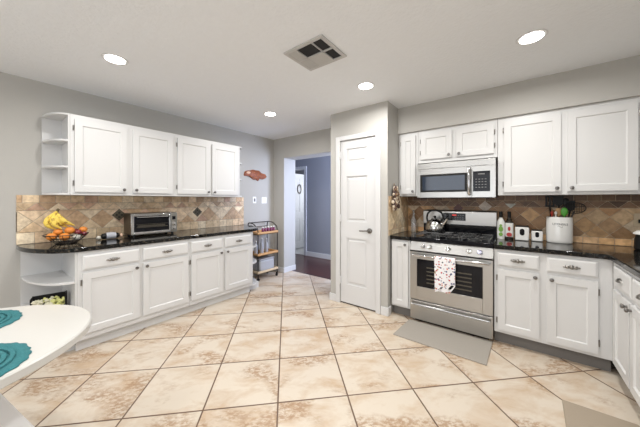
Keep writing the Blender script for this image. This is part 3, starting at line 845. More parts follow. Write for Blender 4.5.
# cooktop
ct = MB().box(-0.002, RW + 0.002, 0.018, 0.52, 0.874, 0.918).build('cooktop', 'black_glass', t, bevel=0.005)
for x, y, r in ((0.17, 0.14, 0.045), (0.17, 0.39, 0.038), (0.38, 0.27, 0.05), (0.60, 0.14, 0.05), (0.60, 0.39, 0.035)):
    MB().lathe([(r + 0.012, 0.918), (r + 0.01, 0.926), (r, 0.928), (r, 0.936), (r - 0.01, 0.939), (0.002, 0.939)], (x, y, 0), 'z', 20).build('burner', 'black_iron', t)
for (xa, xb) in ((0.035, 0.275), (0.28, 0.485), (0.49, 0.735)):
    g = MB(); zz = 0.948; r = 0.0055
    ya, yb = 0.04, 0.49
    g.tube([(xa, ya, zz), (xb, ya, zz), (xb, yb, zz), (xa, yb, zz)], r, 6, closed=True)
    xm = (xa + xb) / 2
    g.tube([(xa, (ya + yb) / 2, zz), (xb, (ya + yb) / 2, zz)], r, 6)
    for yy in (0.14, 0.39) if xb - xa > 0.22 else (0.15, 0.38):
        g.tube([(xa, yy, zz), (xm - 0.025, yy, zz + 0.003)], r, 6).tube([(xb, yy, zz), (xm + 0.025, yy, zz + 0.003)], r, 6)
    g.tube([(xm, ya, zz), (xm, 0.11, zz + 0.003)], r, 6).tube([(xm, yb, zz), (xm, 0.42, zz + 0.003)], r, 6).tube([(xm, 0.17, zz), (xm, 0.36, zz)], r, 6)
    for x in (xa + 0.01, xb - 0.01):
        for y in (ya, yb): g.box(x - 0.006, x + 0.006, y - 0.006, y + 0.006, 0.918, zz)
    g.build('burner_grate', 'black_iron', t)
# backguard
bg = MB().prism([(0.52, 1.035), (0.515, 1.19), (0.53, 1.205), (0.60, 1.205), (0.60, 1.035)], 0.0, RW, 'x').build('backguard', 'steel', t, bevel=0.004)
MB().box(0.003, RW - 0.003, 0.525, 0.60, 0.90, 1.034).build('backguard_base', 'black_glass', t)
dp = MB().box(0.232, 0.468, 0.511, 0.52, 1.085, 1.17).build('control_display', 'black_glass', bg, bevel=0.006)
kk = MB()
for i in range(9):
    if i in (3, 4, 5): continue
    kk.box(0.248 + i * 0.0235, 0.262 + i * 0.0235, 0.509, 0.5112, 1.142, 1.15)
for i in range(8): kk.box(0.25 + i * 0.026, 0.268 + i * 0.026, 0.509, 0.5112, 1.115, 1.121)
for i in range(8): kk.box(0.25 + i * 0.026, 0.268 + i * 0.026, 0.509, 0.5112, 1.098, 1.104)
kk.build('keys', 'key_grey', dp)
MB().box(0.33, 0.375, 0.509, 0.5112, 1.14, 1.156).build('clock_digits', 'display_red', dp)

# towel over the oven handle
tw = MB(); nx, nz = 14, 22
hy = 2.835 - 0.045; hz = 0.735
x0 = -0.655; wd = 0.185


def towel_sheet(xa, xb, yoff, zb, ztop, skew):
    vs = []; fs = []
    for j in range(nz + 1):
        for i in range(nx + 1):
            u = i / nx; v = j / nz
            x = xa + (xb - xa) * u + skew * v * 0.012 * (0.5 - u)
            y = yoff - 0.004 * math.sin(u * 9 + 1.2) * v - 0.006 * v * (1 - v)
            vs.append((x, y, ztop + (zb - ztop) * v + (0.01 * math.sin(u * 3.0) if j == nz else 0)))
    k = len(vs); vs2 = [(p[0], p[1] + 0.003, p[2]) for p in vs]
    for j in range(nz):
        for i in range(nx):
            a_ = j * (nx + 1) + i
            fs.append((a_, a_ + 1, a_ + nx + 2, a_ + nx + 1)); fs.append((k + a_, k + a_ + nx + 1, k + a_ + nx + 2, k + a_ + 1))
    for j in range(nz):
        for e_ in (0, nx):
            a_ = j * (nx + 1) + e_; fs.append((a_, a_ + nx + 1, k + a_ + nx + 1, k + a_))
    a_ = nz * (nx + 1)
    for i in range(nx): fs.append((a_ + i, a_ + i + 1, k + a_ + i + 1, k + a_ + i))
    return vs, fs


vs, fs = towel_sheet(x0, x0 + 0.145, hy - 0.021, 0.395, hz, 1); tw.add(vs, fs)
vs, fs = towel_sheet(x0 + 0.11, x0 + 0.19, hy - 0.0165, 0.478, hz, 0); tw.add(vs, fs)
arc = [(hy + 0.0 - 0.0185 * math.cos(a_), hz + 0.0185 * math.sin(a_)) for a_ in [PI * i / 10 for i in range(11)]]
arc2 = [(hy - 0.0155 * math.cos(a_), hz + 0.0155 * math.sin(a_)) for a_ in [PI * i / 10 for i in range(11)]][::-1]
tw.prism(arc + arc2, x0, x0 + 0.19, 'x')
vs, fs = towel_sheet(x0 + 0.0, x0 + 0.19, hy + 0.0155, 0.60, hz, 0)
tw.add([(p[0], hy + 0.0155 + (p[1] - hy - 0.0155) * 0.2, p[2]) for p in vs], fs)
tag(tw.build('tea_towel', 'towel_print'), 'white tea towel with red and navy floral print on the oven handle', 'towel')

# ------------------------------------------------------------------ microwave
MX0, MY = -0.915, 3.075
t = thing('microwave_oven', 'stainless over-the-range microwave under the short upper cabinet', 'microwave', (MX0, MY, 1.352))
W = 0.762; H = 0.392
MB().box(0, W, 0.015, 0.36, 0, H).build('case', 'steel', t, bevel=0.003)
MB().box(0, W, 0, 0.018, 0.33, H).box(0, W, -0.0, 0.018, 0.335, 0.338).build('top_grille', 'steel', t, bevel=0.003)
fd = MB().box(0, 0.035, 0, 0.018, 0.0, 0.325).box(0.512, 0.555, 0, 0.018, 0, 0.325).box(0.035, 0.512, 0, 0.018, 0, 0.062).box(0.035, 0.512, 0, 0.018, 0.262, 0.325).build('door', 'steel', t, bevel=0.002)
MB().box(0.036, 0.511, 0.002, 0.016, 0.063, 0.261).build('door_frame', 'black_plastic', fd)
MB().box(0.06, 0.49, 0.0, 0.003, 0.083, 0.240).build('window', 'window_glass', fd)
MB().tube([(0.534, 0.0, 0.03), (0.534, -0.035, 0.04), (0.534, -0.042, 0.06), (0.534, -0.042, 0.27), (0.534, -0.035, 0.295), (0.534, 0.0, 0.305)], 0.014, 10).build('handle', 'polished_steel', fd)
cpn = MB().box(0.558, W, 0, 0.018, 0.0, 0.325).build('control_side', 'steel', t, bevel=0.002)
kb = MB().box(0.566, 0.715, -0.003, 0.0, 0.062, 0.270).build('control_panel', 'black_glass', cpn)
ks = MB()
ks.box(0.61, 0.67, -0.0042, -0.0028, 0.235, 0.247)
for j in range(4):
    for i in range(4): ks.box(0.588 + i * 0.027, 0.603 + i * 0.027, -0.0042, -0.0028, 0.10 + j * 0.028, 0.108 + j * 0.028)
ks.build('keys', 'key_grey', kb)
MB().box(0.05, 0.71, 0.04, 0.34, -0.006, 0.0).build('underside', 'black_plastic', t)

# ------------------------------------------------------------------ kettle
t = thing('kettle', 'stainless steel kettle with black arched handle on the rear left burner', 'kettle', (-0.752, 3.215, 0.955), math.radians(0)); t.scale = (1.16, 1.16, 1.22)
MB().lathe([(0.072, 0), (0.085, 0.006), (0.09, 0.03), (0.085, 0.065), (0.068, 0.098), (0.045, 0.115), (0.035, 0.118)], (0, 0, 0), 'z', 28).build('body', 'polished_steel', t)
l_ = MB().lathe([(0.036, 0.118), (0.03, 0.126), (0.008, 0.130)], (0, 0, 0), 'z', 20).build('lid', 'polished_steel', t)
MB().lathe([(0.006, 0.129), (0.014, 0.138), (0.014, 0.148), (0.004, 0.153)], (0, 0, 0), 'z', 14).build('lid_knob', 'black_plastic', l_)
MB().tube([(0.068, -0.01, 0.06), (0.095, -0.012, 0.095), (0.115, -0.014, 0.125)], 0.015, 10, rad=[0.02, 0.014, 0.011]).build('spout', 'polished_steel', t)
MB().ball((0.12, -0.014, 0.13), 0.014, 0.014, 0.012).build('whistle', 'black_plastic', t)
hp = [(-0.07, 0, 0.085), (-0.078, 0, 0.13)] + [(-0.075 * math.cos(a_), 0, 0.15 + 0.055 * math.sin(a_)) for a_ in [PI * i / 10 for i in range(0, 11)]] + [(0.075, 0, 0.13), (0.055, 0, 0.10)]
MB().tube(hp, 0.009, 10).build('handle', 'black_plastic', t)

# ------------------------------------------------------------------ counter items, right
CZ = 0.914


def bottle(x, y, lab, body, labmat, accent, H=0.245, r=0.033):
    t = thing('bottle', lab, 'bottle', (x, y, CZ + 0.001))
    MB().lathe([(r, 0), (r + .001, 0.01), (r + .001, H * 0.72), (r * 0.7, H * 0.82), (0.014, H * 0.9), (0.014, H * 0.97)], (0, 0, 0), 'z', 18, sy=0.9).build('glass', body, t)
    MB().lathe([(0.016, H * 0.92), (0.016, H * 1.15), (0.013, H * 1.18)], (0, 0, 0), 'z', 14).build('cap', 'black_plastic', t)
    lb = MB().lathe([(r + .002, H * 0.1), (r + .0025, H * 0.11), (r + .0025, H * 0.68), (r + .002, H * 0.69)], (0, 0, 0), 'z', 18, sy=0.9).build('paper_label', labmat, t)
    a_ = MB()
    for k, (dz, w2, h2) in enumerate(accent[1]):
        a_.prism(ell(0, H * dz, w2, h2, 0, 360, 10)[:-1], -(r * 0.9) - 0.006, -(r * 0.9) + 0.004, 'y')
    a_.build('label_print', accent[0], lb)
    return t


bottle(-0.121, 3.335, 'oil bottle with white label and green print, beside the range', 'label_white', 'label_white', ('label_green', [(0.2, 0.018, 0.02), (0.42, 0.020, 0.03), (0.58, 0.012, 0.012)]))
bottle(-0.050, 3.345, 'dark bottle with white and red label beside the square canisters', 'bottle_glass', 'label_white', ('label_red', [(0.2, 0.024, 0.022), (0.45, 0.012, 0.022)]))


def canister(x, y, s, h, lab):
    t = thing('canister', lab, 'canister', (x, y, CZ + 0.001), 0, 'square white canisters')
    MB().box(-s / 2, s / 2, -s / 2, s / 2, 0, h - 0.008).build('jar', 'ceramic', t, bevel=0.01)
    MB().box(-s / 2 + 0.003, s / 2 - 0.003, -s / 2 + 0.003, s / 2 - 0.003, h - 0.008, h).build('lid', 'black_metal', t, bevel=0.003)
    wd_, hh = s * 0.17, h * 0.25
    MB().prism(ell(0, h * 0.5, wd_, wd_, 180, 360, 10) + ell(0, h * 0.5 + hh * 0.8, wd_, wd_, 0, 180, 10), -s / 2 - 0.0015, -s / 2 + 0.004, 'y').build('oval_window', 'black_glass', t)


canister(0.055, 3.335, 0.112, 0.145, 'taller white square canister with black oval window beside the bottles')
canister(0.172, 3.345, 0.088, 0.112, 'shorter white square canister with black oval window beside the utensil crock')
t = thing('utensil_crock', 'large oval white ceramic crock filled with cooking utensils', 'crock', (0.337, 3.355, CZ + 0.001))
MB().lathe([(0.088, 0), (0.094, 0.006), (0.096, 0.03), (0.096, 0.24), (0.093, 0.247), (0.088, 0.247), (0.087, 0.03), (0.01, 0.02)], (0, 0, 0), 'z', 36, sy=0.72).build('pot', 'ceramic', t)
fc = bpy.data.curves.new('t', 'FONT'); fc.body = 'UTENSILS'; fc.size = 0.026; fc.extrude = 0.001; fc.align_x = 'CENTER'
fo = bpy.data.objects.new('t', fc); col.objects.link(fo)
bpy.context.view_layer.update()
me = bpy.data.meshes.new_from_object(fo.evaluated_get(bpy.context.evaluated_depsgraph_get()))
bpy.data.objects.remove(fo)
for v in me.vertices:      # wrap the lettering round the pot
    x, z = v.co.x, v.co.y
    v.co = Vector((x, -0.72 * math.sqrt(max(0.0, 0.0966 ** 2 - x * x)) - 0.0005 - v.co.z, 0.172 + z))
me.materials.append(M['ink']); lo = bpy.data.objects.new('lettering', me); col.objects.link(lo); lo.parent = t
sw = MB()
sw.tube([(x, -0.72 * math.sqrt(0.0966 ** 2 - x * x) - 0.001, 0.157 - 0.006 * math.sin(x * 180)) for x in [-0.02 + 0.0025 * i for i in range(17)]], 0.0012, 6)
sw.build('flourish', 'ink', t)


def utensil(name, lab, x, y, lean, hgt, head, m, g=None):
    """handle rests in the crock, head above the rim"""
    t = thing(name, lab, 'utensil', (0.337 + x, 3.355 + y, CZ + 0.03), 0, g)
    top = Vector((lean[0], lean[1], hgt))
    MB().tube([(0, 0, 0), tuple(top * 0.5), tuple(top)], 0.006, 8).build('handle', m if head != 'ladle' else 'black_plastic', t)
    h = MB()
    if head == 'flat':
        q = [(-0.02, 0), (0.02, 0), (0.032, 0.03), (0.034, 0.095), (-0.034, 0.095), (-0.032, 0.03)]
        h.prism([(top.x + a_, top.z + c_ - 0.01) for a_, c_ in q], top.y - 0.003, top.y + 0.003, 'y')
    elif head == 'slot':
        for xa, xb in ((-0.034, -0.02), (-0.008, 0.008), (0.02, 0.034)): h.box(top.x + xa, top.x + xb, top.y - .003, top.y + .003, top.z, top.z + 0.085)
        h.box(top.x - .034, top.x + .034, top.y - .003, top.y + .003, top.z - 0.012, top.z + 0.004).box(top.x - .034, top.x + .034, top.y - .003, top.y + .003, top.z + 0.083, top.z + 0.097)
    elif head == 'spoon':
        h.ball((top.x, top.y, top.z + 0.03), 0.026, 0.008, 0.04)
    elif head == 'round':
        h.tube([(top.x + 0.075 * math.cos(a_), top.y, top.z + 0.03 + 0.05 * math.sin(a_)) for a_ in [2 * PI * i / 24 for i in range(24)]], 0.004, 6, closed=True)
        for k in range(-4, 5):
            xx = k * 0.0155; zz = 0.05 * math.sqrt(1 - (xx / 0.077) ** 2)
            h.tube([(top.x + xx, top.y, top.z + 0.03 - zz), (top.x + xx, top.y, top.z + 0.03 + zz)], 0.0018, 5)
        for k in (-0.03, -0.015, 0.0001, 0.015, 0.03):
            ww = 0.075 * math.sqrt(1 - (k / 0.051) ** 2)
            h.tube([(top.x - ww, top.y, top.z + 0.03 + k), (top.x + ww, top.y, top.z + 0.03 + k)], 0.0018, 5)
    elif head == 'stub':
        h.ball((top.x, top.y, top.z), 0.011, 0.011, 0.02)
    h.build('head', m, t)


utensil('spatula', 'black slotted spatula standing at the left of the crock', -0.045, 0.02, (-0.02, 0.01), 0.325, 'slot', 'black_plastic')
utensil('spatula', 'black solid spatula standing upright in the middle of the crock', 0.0, 0.03, (-0.0, 0.0), 0.335, 'flat', 'black_plastic')
utensil('serving_spoon', 'tall black serving spoon behind the green spatula in the crock', 0.03, 0.03, (0.02, 0.0), 0.33, 'spoon', 'black_plastic')
utensil('spatula', 'black wide turner leaning right out of the crock', 0.03, 0.015, (0.05, 0.005), 0.29, 'flat', 'black_plastic')
utensil('skimmer', 'round black wire skimmer leaning out at the right of the crock', -0.005, -0.01, (0.108, -0.01), 0.275, 'round', 'black_metal')
utensil('spatula', 'red handled utensil standing at the left of the crock', -0.05, -0.02, (-0.005, -0.01), 0.255, 'stub', 'red_plastic')
utensil('brush', 'white handled utensil beside the red one in the crock', -0.028, -0.025, (0.0, -0.01), 0.255, 'stub', 'plate_white')
utensil('wooden_spoon', 'wooden spoon between the white and green utensils in the crock', -0.006, -0.01, (0.0, 0.0), 0.235, 'spoon', 'spoon_wood')
utensil('spatula', 'bright green spatula standing in the crock', 0.02, -0.02, (0.012, -0.01), 0.24, 'spoon', 'green_plastic')

# outlet plate and plug on the stove wall, right edge
t = thing('outlet_plate', 'tan wall outlet plate on the tiles at the right edge', 'outlet', (0.86, YW - 0.015, 1.09))
MB().box(-0.037, 0.037, -0.006, 0, 0, 0.118).build('plate', 'plate_tan', t, bevel=0.003)
MB().box(-0.013, 0.013, -0.028, -0.006, 0.035, 0.065).build('plug', 'black_plastic', t, bevel=0.003)
t = thing('counter_appliance', 'small black countertop appliance with white lid at the right edge', 'appliance', (0.84, 3.25, CZ + 0.001))  # black appliance of undetermined kind with a white lid
MB().lathe([(0.055, 0), (0.062, 0.01), (0.058, 0.09), (0.05, 0.125)], (0, 0, 0), 'z', 24).build('base', 'black_plastic', t)
MB().lathe([(0.05, 0.125), (0.066, 0.130), (0.064, 0.14), (0.045, 0.158), (0.01, 0.165)], (0, 0, 0), 'z', 24).build('lid', 'plate_white', t)

# hanging bunch and slim bottle beside the range
t = thing('dried_bouquet', 'bunch of dried flowers hanging on the pantry side wall above the small counter', 'dried flowers', (XP1 + 0.01, 2.93, 1.475))
tw_ = MB()
for i in range(26):
    a_ = random.uniform(-1, 1); b_2 = random.uniform(0, 1)
    tw_.tube([(0.01, 0, 0.02), (0.012 + 0.03 * b_2, 0.03 * a_, -0.08), (0.01 + 0.045 * b_2, 0.08 * a_ + random.uniform(-.01, .01), random.uniform(-0.22, -0.12))], 0.0016, 5)
tw_.tube([(0.008, -0.012, 0.02), (0.012, 0.0, 0.045), (0.008, 0.012, 0.02)], 0.003, 6)
tw_.build('stems', 'twig', t)
for m_, k in (('dry_cream', 34), ('dry_dark', 40), ('twig', 30)):
    f_ = MB()
    for i in range(k):
        yy = random.uniform(-1, 1); zz = random.uniform(-0.25, -0.0)
        f_.ball((random.uniform(0.02, 0.05), yy * (0.03 + 0.065 * min(1, -zz / 0.13)), zz), random.uniform(0.011, 0.02), None, random.uniform(0.012, 0.026), 7, 5)
    f_.build('blossoms', m_, t)
t = thing('slim_bottle', 'tall clear slim bottle in the corner left of the range', 'bottle', (-1.045, 3.36, CZ + 0.001))
MB().lathe([(0.026, 0), (0.03, 0.01), (0.03, 0.15), (0.014, 0.20), (0.012, 0.25), (0.014, 0.26)], (0, 0, 0), 'z', 18).build('glass', 'clear_glass', t)
MB().lathe([(0.012, 0.26), (0.013, 0.275), (0.008, 0.28)], (0, 0, 0), 'z', 12).build('cap', 'nickel', t)

# ------------------------------------------------------------------ mats on the floor
mt = MB().prism([(-0.955, 2.43), (-0.182, 2.424), (-0.165, 2.868), (-0.93, 2.842)], 0.0, 0.010)
mt = mt.build('kitchen_mat', 'mat_grey', bevel=0.004)
tag(mt, 'grey rectangular anti-fatigue mat on the floor before the range', 'mat')
mt = MB().prism([(0.245, 2.308), (0.81, 2.33), (0.83, 1.30), (0.22, 1.28)], 0.0, 0.010)
mt = MB().prism([(0.245, 2.308), (0.575, 2.318), (0.575, 1.28), (0.205, 1.28)], 0.0, 0.010).build('kitchen_mat', 'mat_brown', bevel=0.004)
tag(mt, 'brown mat on the floor in the bottom right corner', 'mat')

# ------------------------------------------------------------------ toaster oven
t = thing('toaster_oven', 'stainless toaster oven with dark glass door on the left counter', 'toaster oven', (-3.32, 0.957, CZ), L90)
W = 0.475; H = 0.262; D = 0.25
MB().box(0, W, 0.012, D, 0.022, H).build('case', 'bronze_case', t, bevel=0.008)
fr_ = MB().box(0, 0.028, 0, 0.016, 0.024, H - 0.004).box(0.385, 0.40, 0, 0.016, 0.024, H - 0.004).box(0.028, 0.385, 0, 0.016, 0.024, 0.055).box(0.028, 0.385, 0, 0.016, H - 0.035, H - 0.004)
fr_.build('door_frame', 'polished_steel', t, bevel=0.002)
g_ = MB().box(0.028, 0.385, 0.004, 0.012, 0.055, H - 0.035).build('glass_door', 'black_glass', t)
MB().box(0.05, 0.37, 0.0, 0.004, 0.10, 0.108).box(0.05, 0.37, 0.0, 0.004, 0.135, 0.14).box(0.06, 0.34, 0.001, 0.004, 0.11, 0.128).build('rack', 'rack_metal', g_)
MB().tube([(0.05, 0.0, H - 0.045), (0.05, -0.025, H - 0.045), (0.36, -0.025, H - 0.045), (0.36, 0.0, H - 0.045)], 0.007, 8).build('door_handle', 'polished_steel', g_)
cp_ = MB().box(0.402, W, -0.001, 0.016, 0.024, H - 0.004).build('control_panel', 'steel', t, bevel=0.002)
for z in (0.075, 0.125): MB().lathe([(0.019, 0), (0.019, -0.014), (0.004, -0.017)], (0.437, 0, z), 'y', 16).build('dial', 'polished_steel', cp_)
MB().box(0.418, 0.456, -0.003, 0, 0.175, 0.215).build('display', 'black_glass', cp_)
for x in (0.04, W - 0.04):
    for y in (0.04, D - 0.04): MB().lathe([(0.014, 0), (0.014, 0.024)], (x, y, 0), 'z', 10).build('foot', 'black_plastic', t)

# pack lying beside the toaster oven
t = thing('snack_packet', 'dark packet with a pale printed band lying beside the toaster oven', 'packet', (-3.40, 0.80, CZ + 0.001), L90)
MB().tube([(-0.085, 0, 0.032), (-0.07, 0, 0.032), (0, 0, 0.036), (0.06, 0, 0.032), (0.075, 0, 0.03)], 0.03, 12, rad=[0.012, 0.028, 0.034, 0.028, 0.012]).build('wrapper', 'black_plastic', t)
MB().tube([(-0.04, 0, 0.035), (0.0, 0, 0.036), (0.04, 0, 0.035)], 0.03, 14, rad=[0.0335, 0.0355, 0.0335]).build('printed_band', 'bin_grey', t)
MB().ball((-0.10, 0.0, 0.022), 0.022, 0.02, 0.02).build('twisted_end', 'garlic_skin', t)
MB().ball((0.09, 0.0, 0.03), 0.016, 0.02, 0.02).build('clip', 'sap_wood', t)

# ------------------------------------------------------------------ fruit basket
FX, FYc = -3.40, 0.465
t = thing('fruit_basket', 'black wire fruit basket on the left counter near the table', 'basket', (FX, FYc, CZ + 0.001))
R = 0.155
wr = MB()
for z, r in ((0.005, 0.075), (0.03, 0.105), (0.055, 0.13), (0.085, R)):
    wr.tube([(r * math.cos(a_), r * math.sin(a_), z) for a_ in [2 * PI * i / 28 for i in range(28)]], 0.0028 if z < 0.08 else 0.004, 6, closed=True)
for i in range(20):
    a_ = 2 * PI * i / 20
    wr.tube([(r * math.cos(a_), r * math.sin(a_), z) for r, z in ((0.0, 0.005), (0.075, 0.005), (0.105, 0.03), (0.13, 0.055), (R, 0.085))], 0.0022, 5)
wr.build('wire_bowl', 'black_metal', t)


def fruit(name, lab, cat, x, y, z, r, m, g, rz=0, flat=0.92):
    t = thing(name, lab, cat, (FX + x, FYc + y, CZ + z - r * flat), 0, g)
    MB().ball((0, 0, r * flat), r, r, r * flat, 18, 12).build('flesh', m, t)
    MB().lathe([(0.004, 2 * r * flat - 0.001), (0.003, 2 * r * flat + 0.004)], (0, 0, 0), 'z', 8).build('stem', 'leaf_green' if m == 'orange_peel' else 'stem_brown', t)


G = 'oranges in the fruit basket'
fruit('orange', 'orange at the left end of the fruit basket', 'orange', 0.04, -0.105, 0.075, 0.037, 'orange_peel', G)
fruit('orange', 'orange lowest at the front of the fruit basket', 'orange', 0.085, -0.025, 0.07, 0.038, 'orange_peel', G)
fruit('orange', 'large orange on top in the middle of the basket', 'orange', 0.01, 0.02, 0.118, 0.038, 'orange_peel', G)
fruit('orange', 'orange beneath the bananas, behind the front orange', 'orange', -0.02, -0.055, 0.108, 0.035, 'orange_peel', G)
fruit('orange', 'orange at the far right end of the fruit basket', 'orange', -0.02, 0.12, 0.115, 0.034, 'orange_peel', G)
G2 = 'plums in the fruit basket'
fruit('plum', 'dark red plum left of the rightmost orange', 'plum', 0.04, 0.075, 0.10, 0.026, 'plum_skin', G2)
fruit('plum', 'dark red plum resting on the basket rim behind the right orange', 'plum', -0.06, 0.075, 0.10, 0.027, 'plum_skin', G2)
fruit('plum', 'dark red plum low at the right of the basket', 'plum', 0.05, 0.118, 0.082, 0.023, 'plum_skin', G2)
fruit('garlic_bulb', 'pale garlic bulb at the front right of the basket', 'garlic', 0.095, 0.055, 0.062, 0.029, 'garlic_skin', None)
# bunch of bananas
t = thing('banana_bunch', 'bunch of yellow bananas standing on top of the oranges', 'bananas', (FX - 0.03, FYc - 0.06, CZ + 0.14))


def banana(pts, r):
    k = len(pts)
    rad = [r * f for f in (0.32, 0.45, 0.8, 1.0, 1.05, 1.0, 0.85, 0.5, 0.22)]
    return MB().tube(pts, r, 10, rad=rad)


top = (0.0, -0.005, 0.165)
for i, (ey, ez, bulge, ex) in enumerate(((-0.01, -0.005, -0.07, 0.015), (0.025, 0.0, -0.045, 0.04), (0.07, 0.01, -0.035, 0.02), (0.115, 0.025, -0.025, 0.03))):
    pts = []
    for k in range(9):
        u = k / 8
        y = top[1] * (1 - u) + ey * u + bulge * math.sin(PI * u) * 0.9
        z = top[2] * (1 - u) + ez * u + (-0.015) * math.sin(PI * u)
        x = top[0] * (1 - u) + ex * u + 0.012 * i * math.sin(PI * u)
        pts.append((x, y, z))
    banana(pts, 0.0205).build('banana', 'banana_peel', t)
MB().tube([(0, -0.002, 0.155), (0.0, 0.004, 0.178), (0, 0.012, 0.186)], 0.01, 8).build('bunch_stem', 'stem_brown', t)

# flower box on the lower open shelf
t = thing('flower_box', 'tilted black box of pale yellow flowers on the open base shelf', 'flower box', (-3.25, 0.335, 0.366), math.radians(78))
fb = MB()
fb.box(-0.105, 0.105, 0.03, 0.04, 0.005, 0.125).box(-0.105, 0.105, -0.035, 0.04, 0, 0.01).box(-0.11, -0.10, -0.035, 0.04, 0.0, 0.115).box(0.10, 0.11, -0.035, 0.04, 0.0, 0.13)
fb.build('box', 'black_plastic', t)
for m_, k, xr in (('petal', 34, (-0.095, 0.03)), ('petal_yellow', 34, (-0.03, 0.095))):
    f_ = MB()
    for i in range(k):
        x = random.uniform(*xr); z = random.uniform(0.03, 0.10); y = random.uniform(-0.055, 0.01)
        for q in range(4):
            a_ = random.uniform(0, 2 * PI)
            f_.ball((x + 0.008 * math.cos(a_), y, z + 0.008 * math.sin(a_)), 0.009, 0.005, 0.008, 6, 4)
    f_.build('blossoms', m_, t)

# items on the far base shelf
def jar(x, y, z, r, h, m_, lab, cat='jar', lidm='black_metal'):
    t = thing(cat, lab, cat, (x, y, z))
    MB().lathe([(r * 0.95, 0), (r, 0.008), (r, h * 0.85), (r * 0.85, h * 0.92)], (0, 0, 0), 'z', 18).build('body', m_, t)
    MB().lathe([(r * 0.9, h * 0.92), (r * 0.92, h), (r * 0.5, h * 1.02)], (0, 0, 0), 'z', 18).build('lid', lidm, t)


jar(-3.17, 2.405, 0.654, 0.05, 0.16, 'coffee', 'brown filled glass jar on the top board of the far base shelf')
jar(-3.36, 2.43, 0.654, 0.055, 0.17, 'jar_glass', 'grey glass jar behind the brown one on the far base shelf')
jar(-3.2, 2.40, 0.419, 0.05, 0.13, 'basket_dark', 'dark canister on the middle board of the far base shelf', 'canister')
jar(-3.22, 2.41, 0.109, 0.055, 0.20, 'basket_dark', 'dark tall canister on the lowest board of the far base shelf', 'canister')
t = jar(-3.46, 2.365, 1.391, 0.02, 0.06, 'coffee', 'tiny dark jar on the lowest board of the far upper shelf')

# ------------------------------------------------------------------ bar cart
cx0, cx1, cy0, cy1 = -3.59, -3.30, 2.665, 3.11
t = thing('bar_cart', 'three-tier wooden bar cart with black metal frame by the back wall', 'cart', (cx0, cy0, 0))
ww, dd = cx1 - cx0, cy1 - cy0
fr_ = MB()
for x in (0.012, ww - 0.012):
    for y in (0.012, dd - 0.012): fr_.tube([(x, y, 0.05), (x, y, 0.80)], 0.008, 8)
for y in (0.012, dd - 0.012):
    fr_.tube([(0.012, y, 0.80), (0.012, y, 0.90), (0.03, y, 0.935), (0.06, y, 0.945), (ww * 0.55, y, 0.93), (ww - 0.03, y, 0.87), (ww - 0.012, y, 0.80)], 0.008, 8)
fr_.tube([(0.03, 0.012, 0.94), (0.03, dd - 0.012, 0.94)], 0.008, 8).tube([(0.012, 0.012, 0.86), (0.012, dd - 0.012, 0.86)], 0.006, 8)
fr_.build('frame', 'black_metal', t)
for z, m_ in ((0.755, 'cart_wood'), (0.405, 'cart_wood'), (0.115, 'pale_wood')):
    s_ = MB().box(0.0, ww, 0, dd, z, z + 0.014)
    s_.box(ww - 0.012, ww, 0, dd, z, z + 0.045).box(0, 0.012, 0, dd, z, z + 0.045).box(0.012, ww - 0.012, 0, 0.012, z, z + 0.045).box(0.012, ww - 0.012, dd - 0.012, dd, z, z + 0.045)
    s_.build('tray', m_, t, bevel=0.002)
for x in (0.02, ww - 0.02):
    for y in (0.02, dd - 0.02):
        MB().lathe([(0.024, -0.009), (0.025, 0), (0.024, 0.009)], (x, y, 0.025), 'x', 16).box(x - 0.012, x + 0.012, y - 0.006, y + 0.006, 0.025, 0.065).build('wheel', 'black_plastic', t)
jars0 = None
for i, y in enumerate((0.15, 0.21, 0.27, 0.33, 0.39)):
    lab = 'small purple jar in the row on the cart top tray'
    if i == 0:
        j = thing('spice_jar', lab, 'jar', (cx1 - 0.06, cy0 + y, 0.770), 0, 'purple jars on the cart top'); jars0 = j
        MB().lathe([(0.02, 0), (0.022, 0.006), (0.022, 0.075), (0.015, 0.088)], (0, 0, 0), 'z', 14).build('body', 'purple_jar', j)
        MB().lathe([(0.016, 0.088), (0.017, 0.105), (0.013, 0.108)], (0, 0, 0), 'z', 14).build('cap', 'plate_white', j)
    else:
        j = copy_tree(jars0); j.location = (cx1 - 0.06, cy0 + y, 0.770)
for k, (x, y, h, lab) in enumerate(((0.13, 0.09, 0.2, 'grey bottle at the counter end of the cart middle tray'), (0.14, 0.20, 0.24, 'taller grey bottle in the middle of the cart middle tray'), (0.12, 0.32, 0.22, 'grey bottle at the wall end of the cart middle tray'))):
    j = thing('bottle', lab, 'bottle', (cx0 + x, cy0 + y, 0.420))
    MB().lathe([(0.03, 0), (0.033, 0.01), (0.033, h * 0.6), (0.013, h * 0.8), (0.013, h)], (0, 0, 0), 'z', 16).build('glass', 'bin_grey', j)
    MB().lathe([(0.015, h), (0.015, h + 0.02)], (0, 0, 0), 'z', 12).build('cap', 'plate_white', j)
t = thing('storage_bin', 'grey rounded storage bin on the bottom tray of the bar cart', 'bin', (cx0 + 0.15, cy0 + 0.21, 0.130))
MB().box(-0.1, 0.118, -0.15, 0.17, 0, 0.20).build('bin', 'bin_grey', t, bevel=0.03)
MB().box(-0.102, 0.12, -0.152, 0.172, 0.20, 0.215).build('lid', 'bin_grey', t, bevel=0.006)

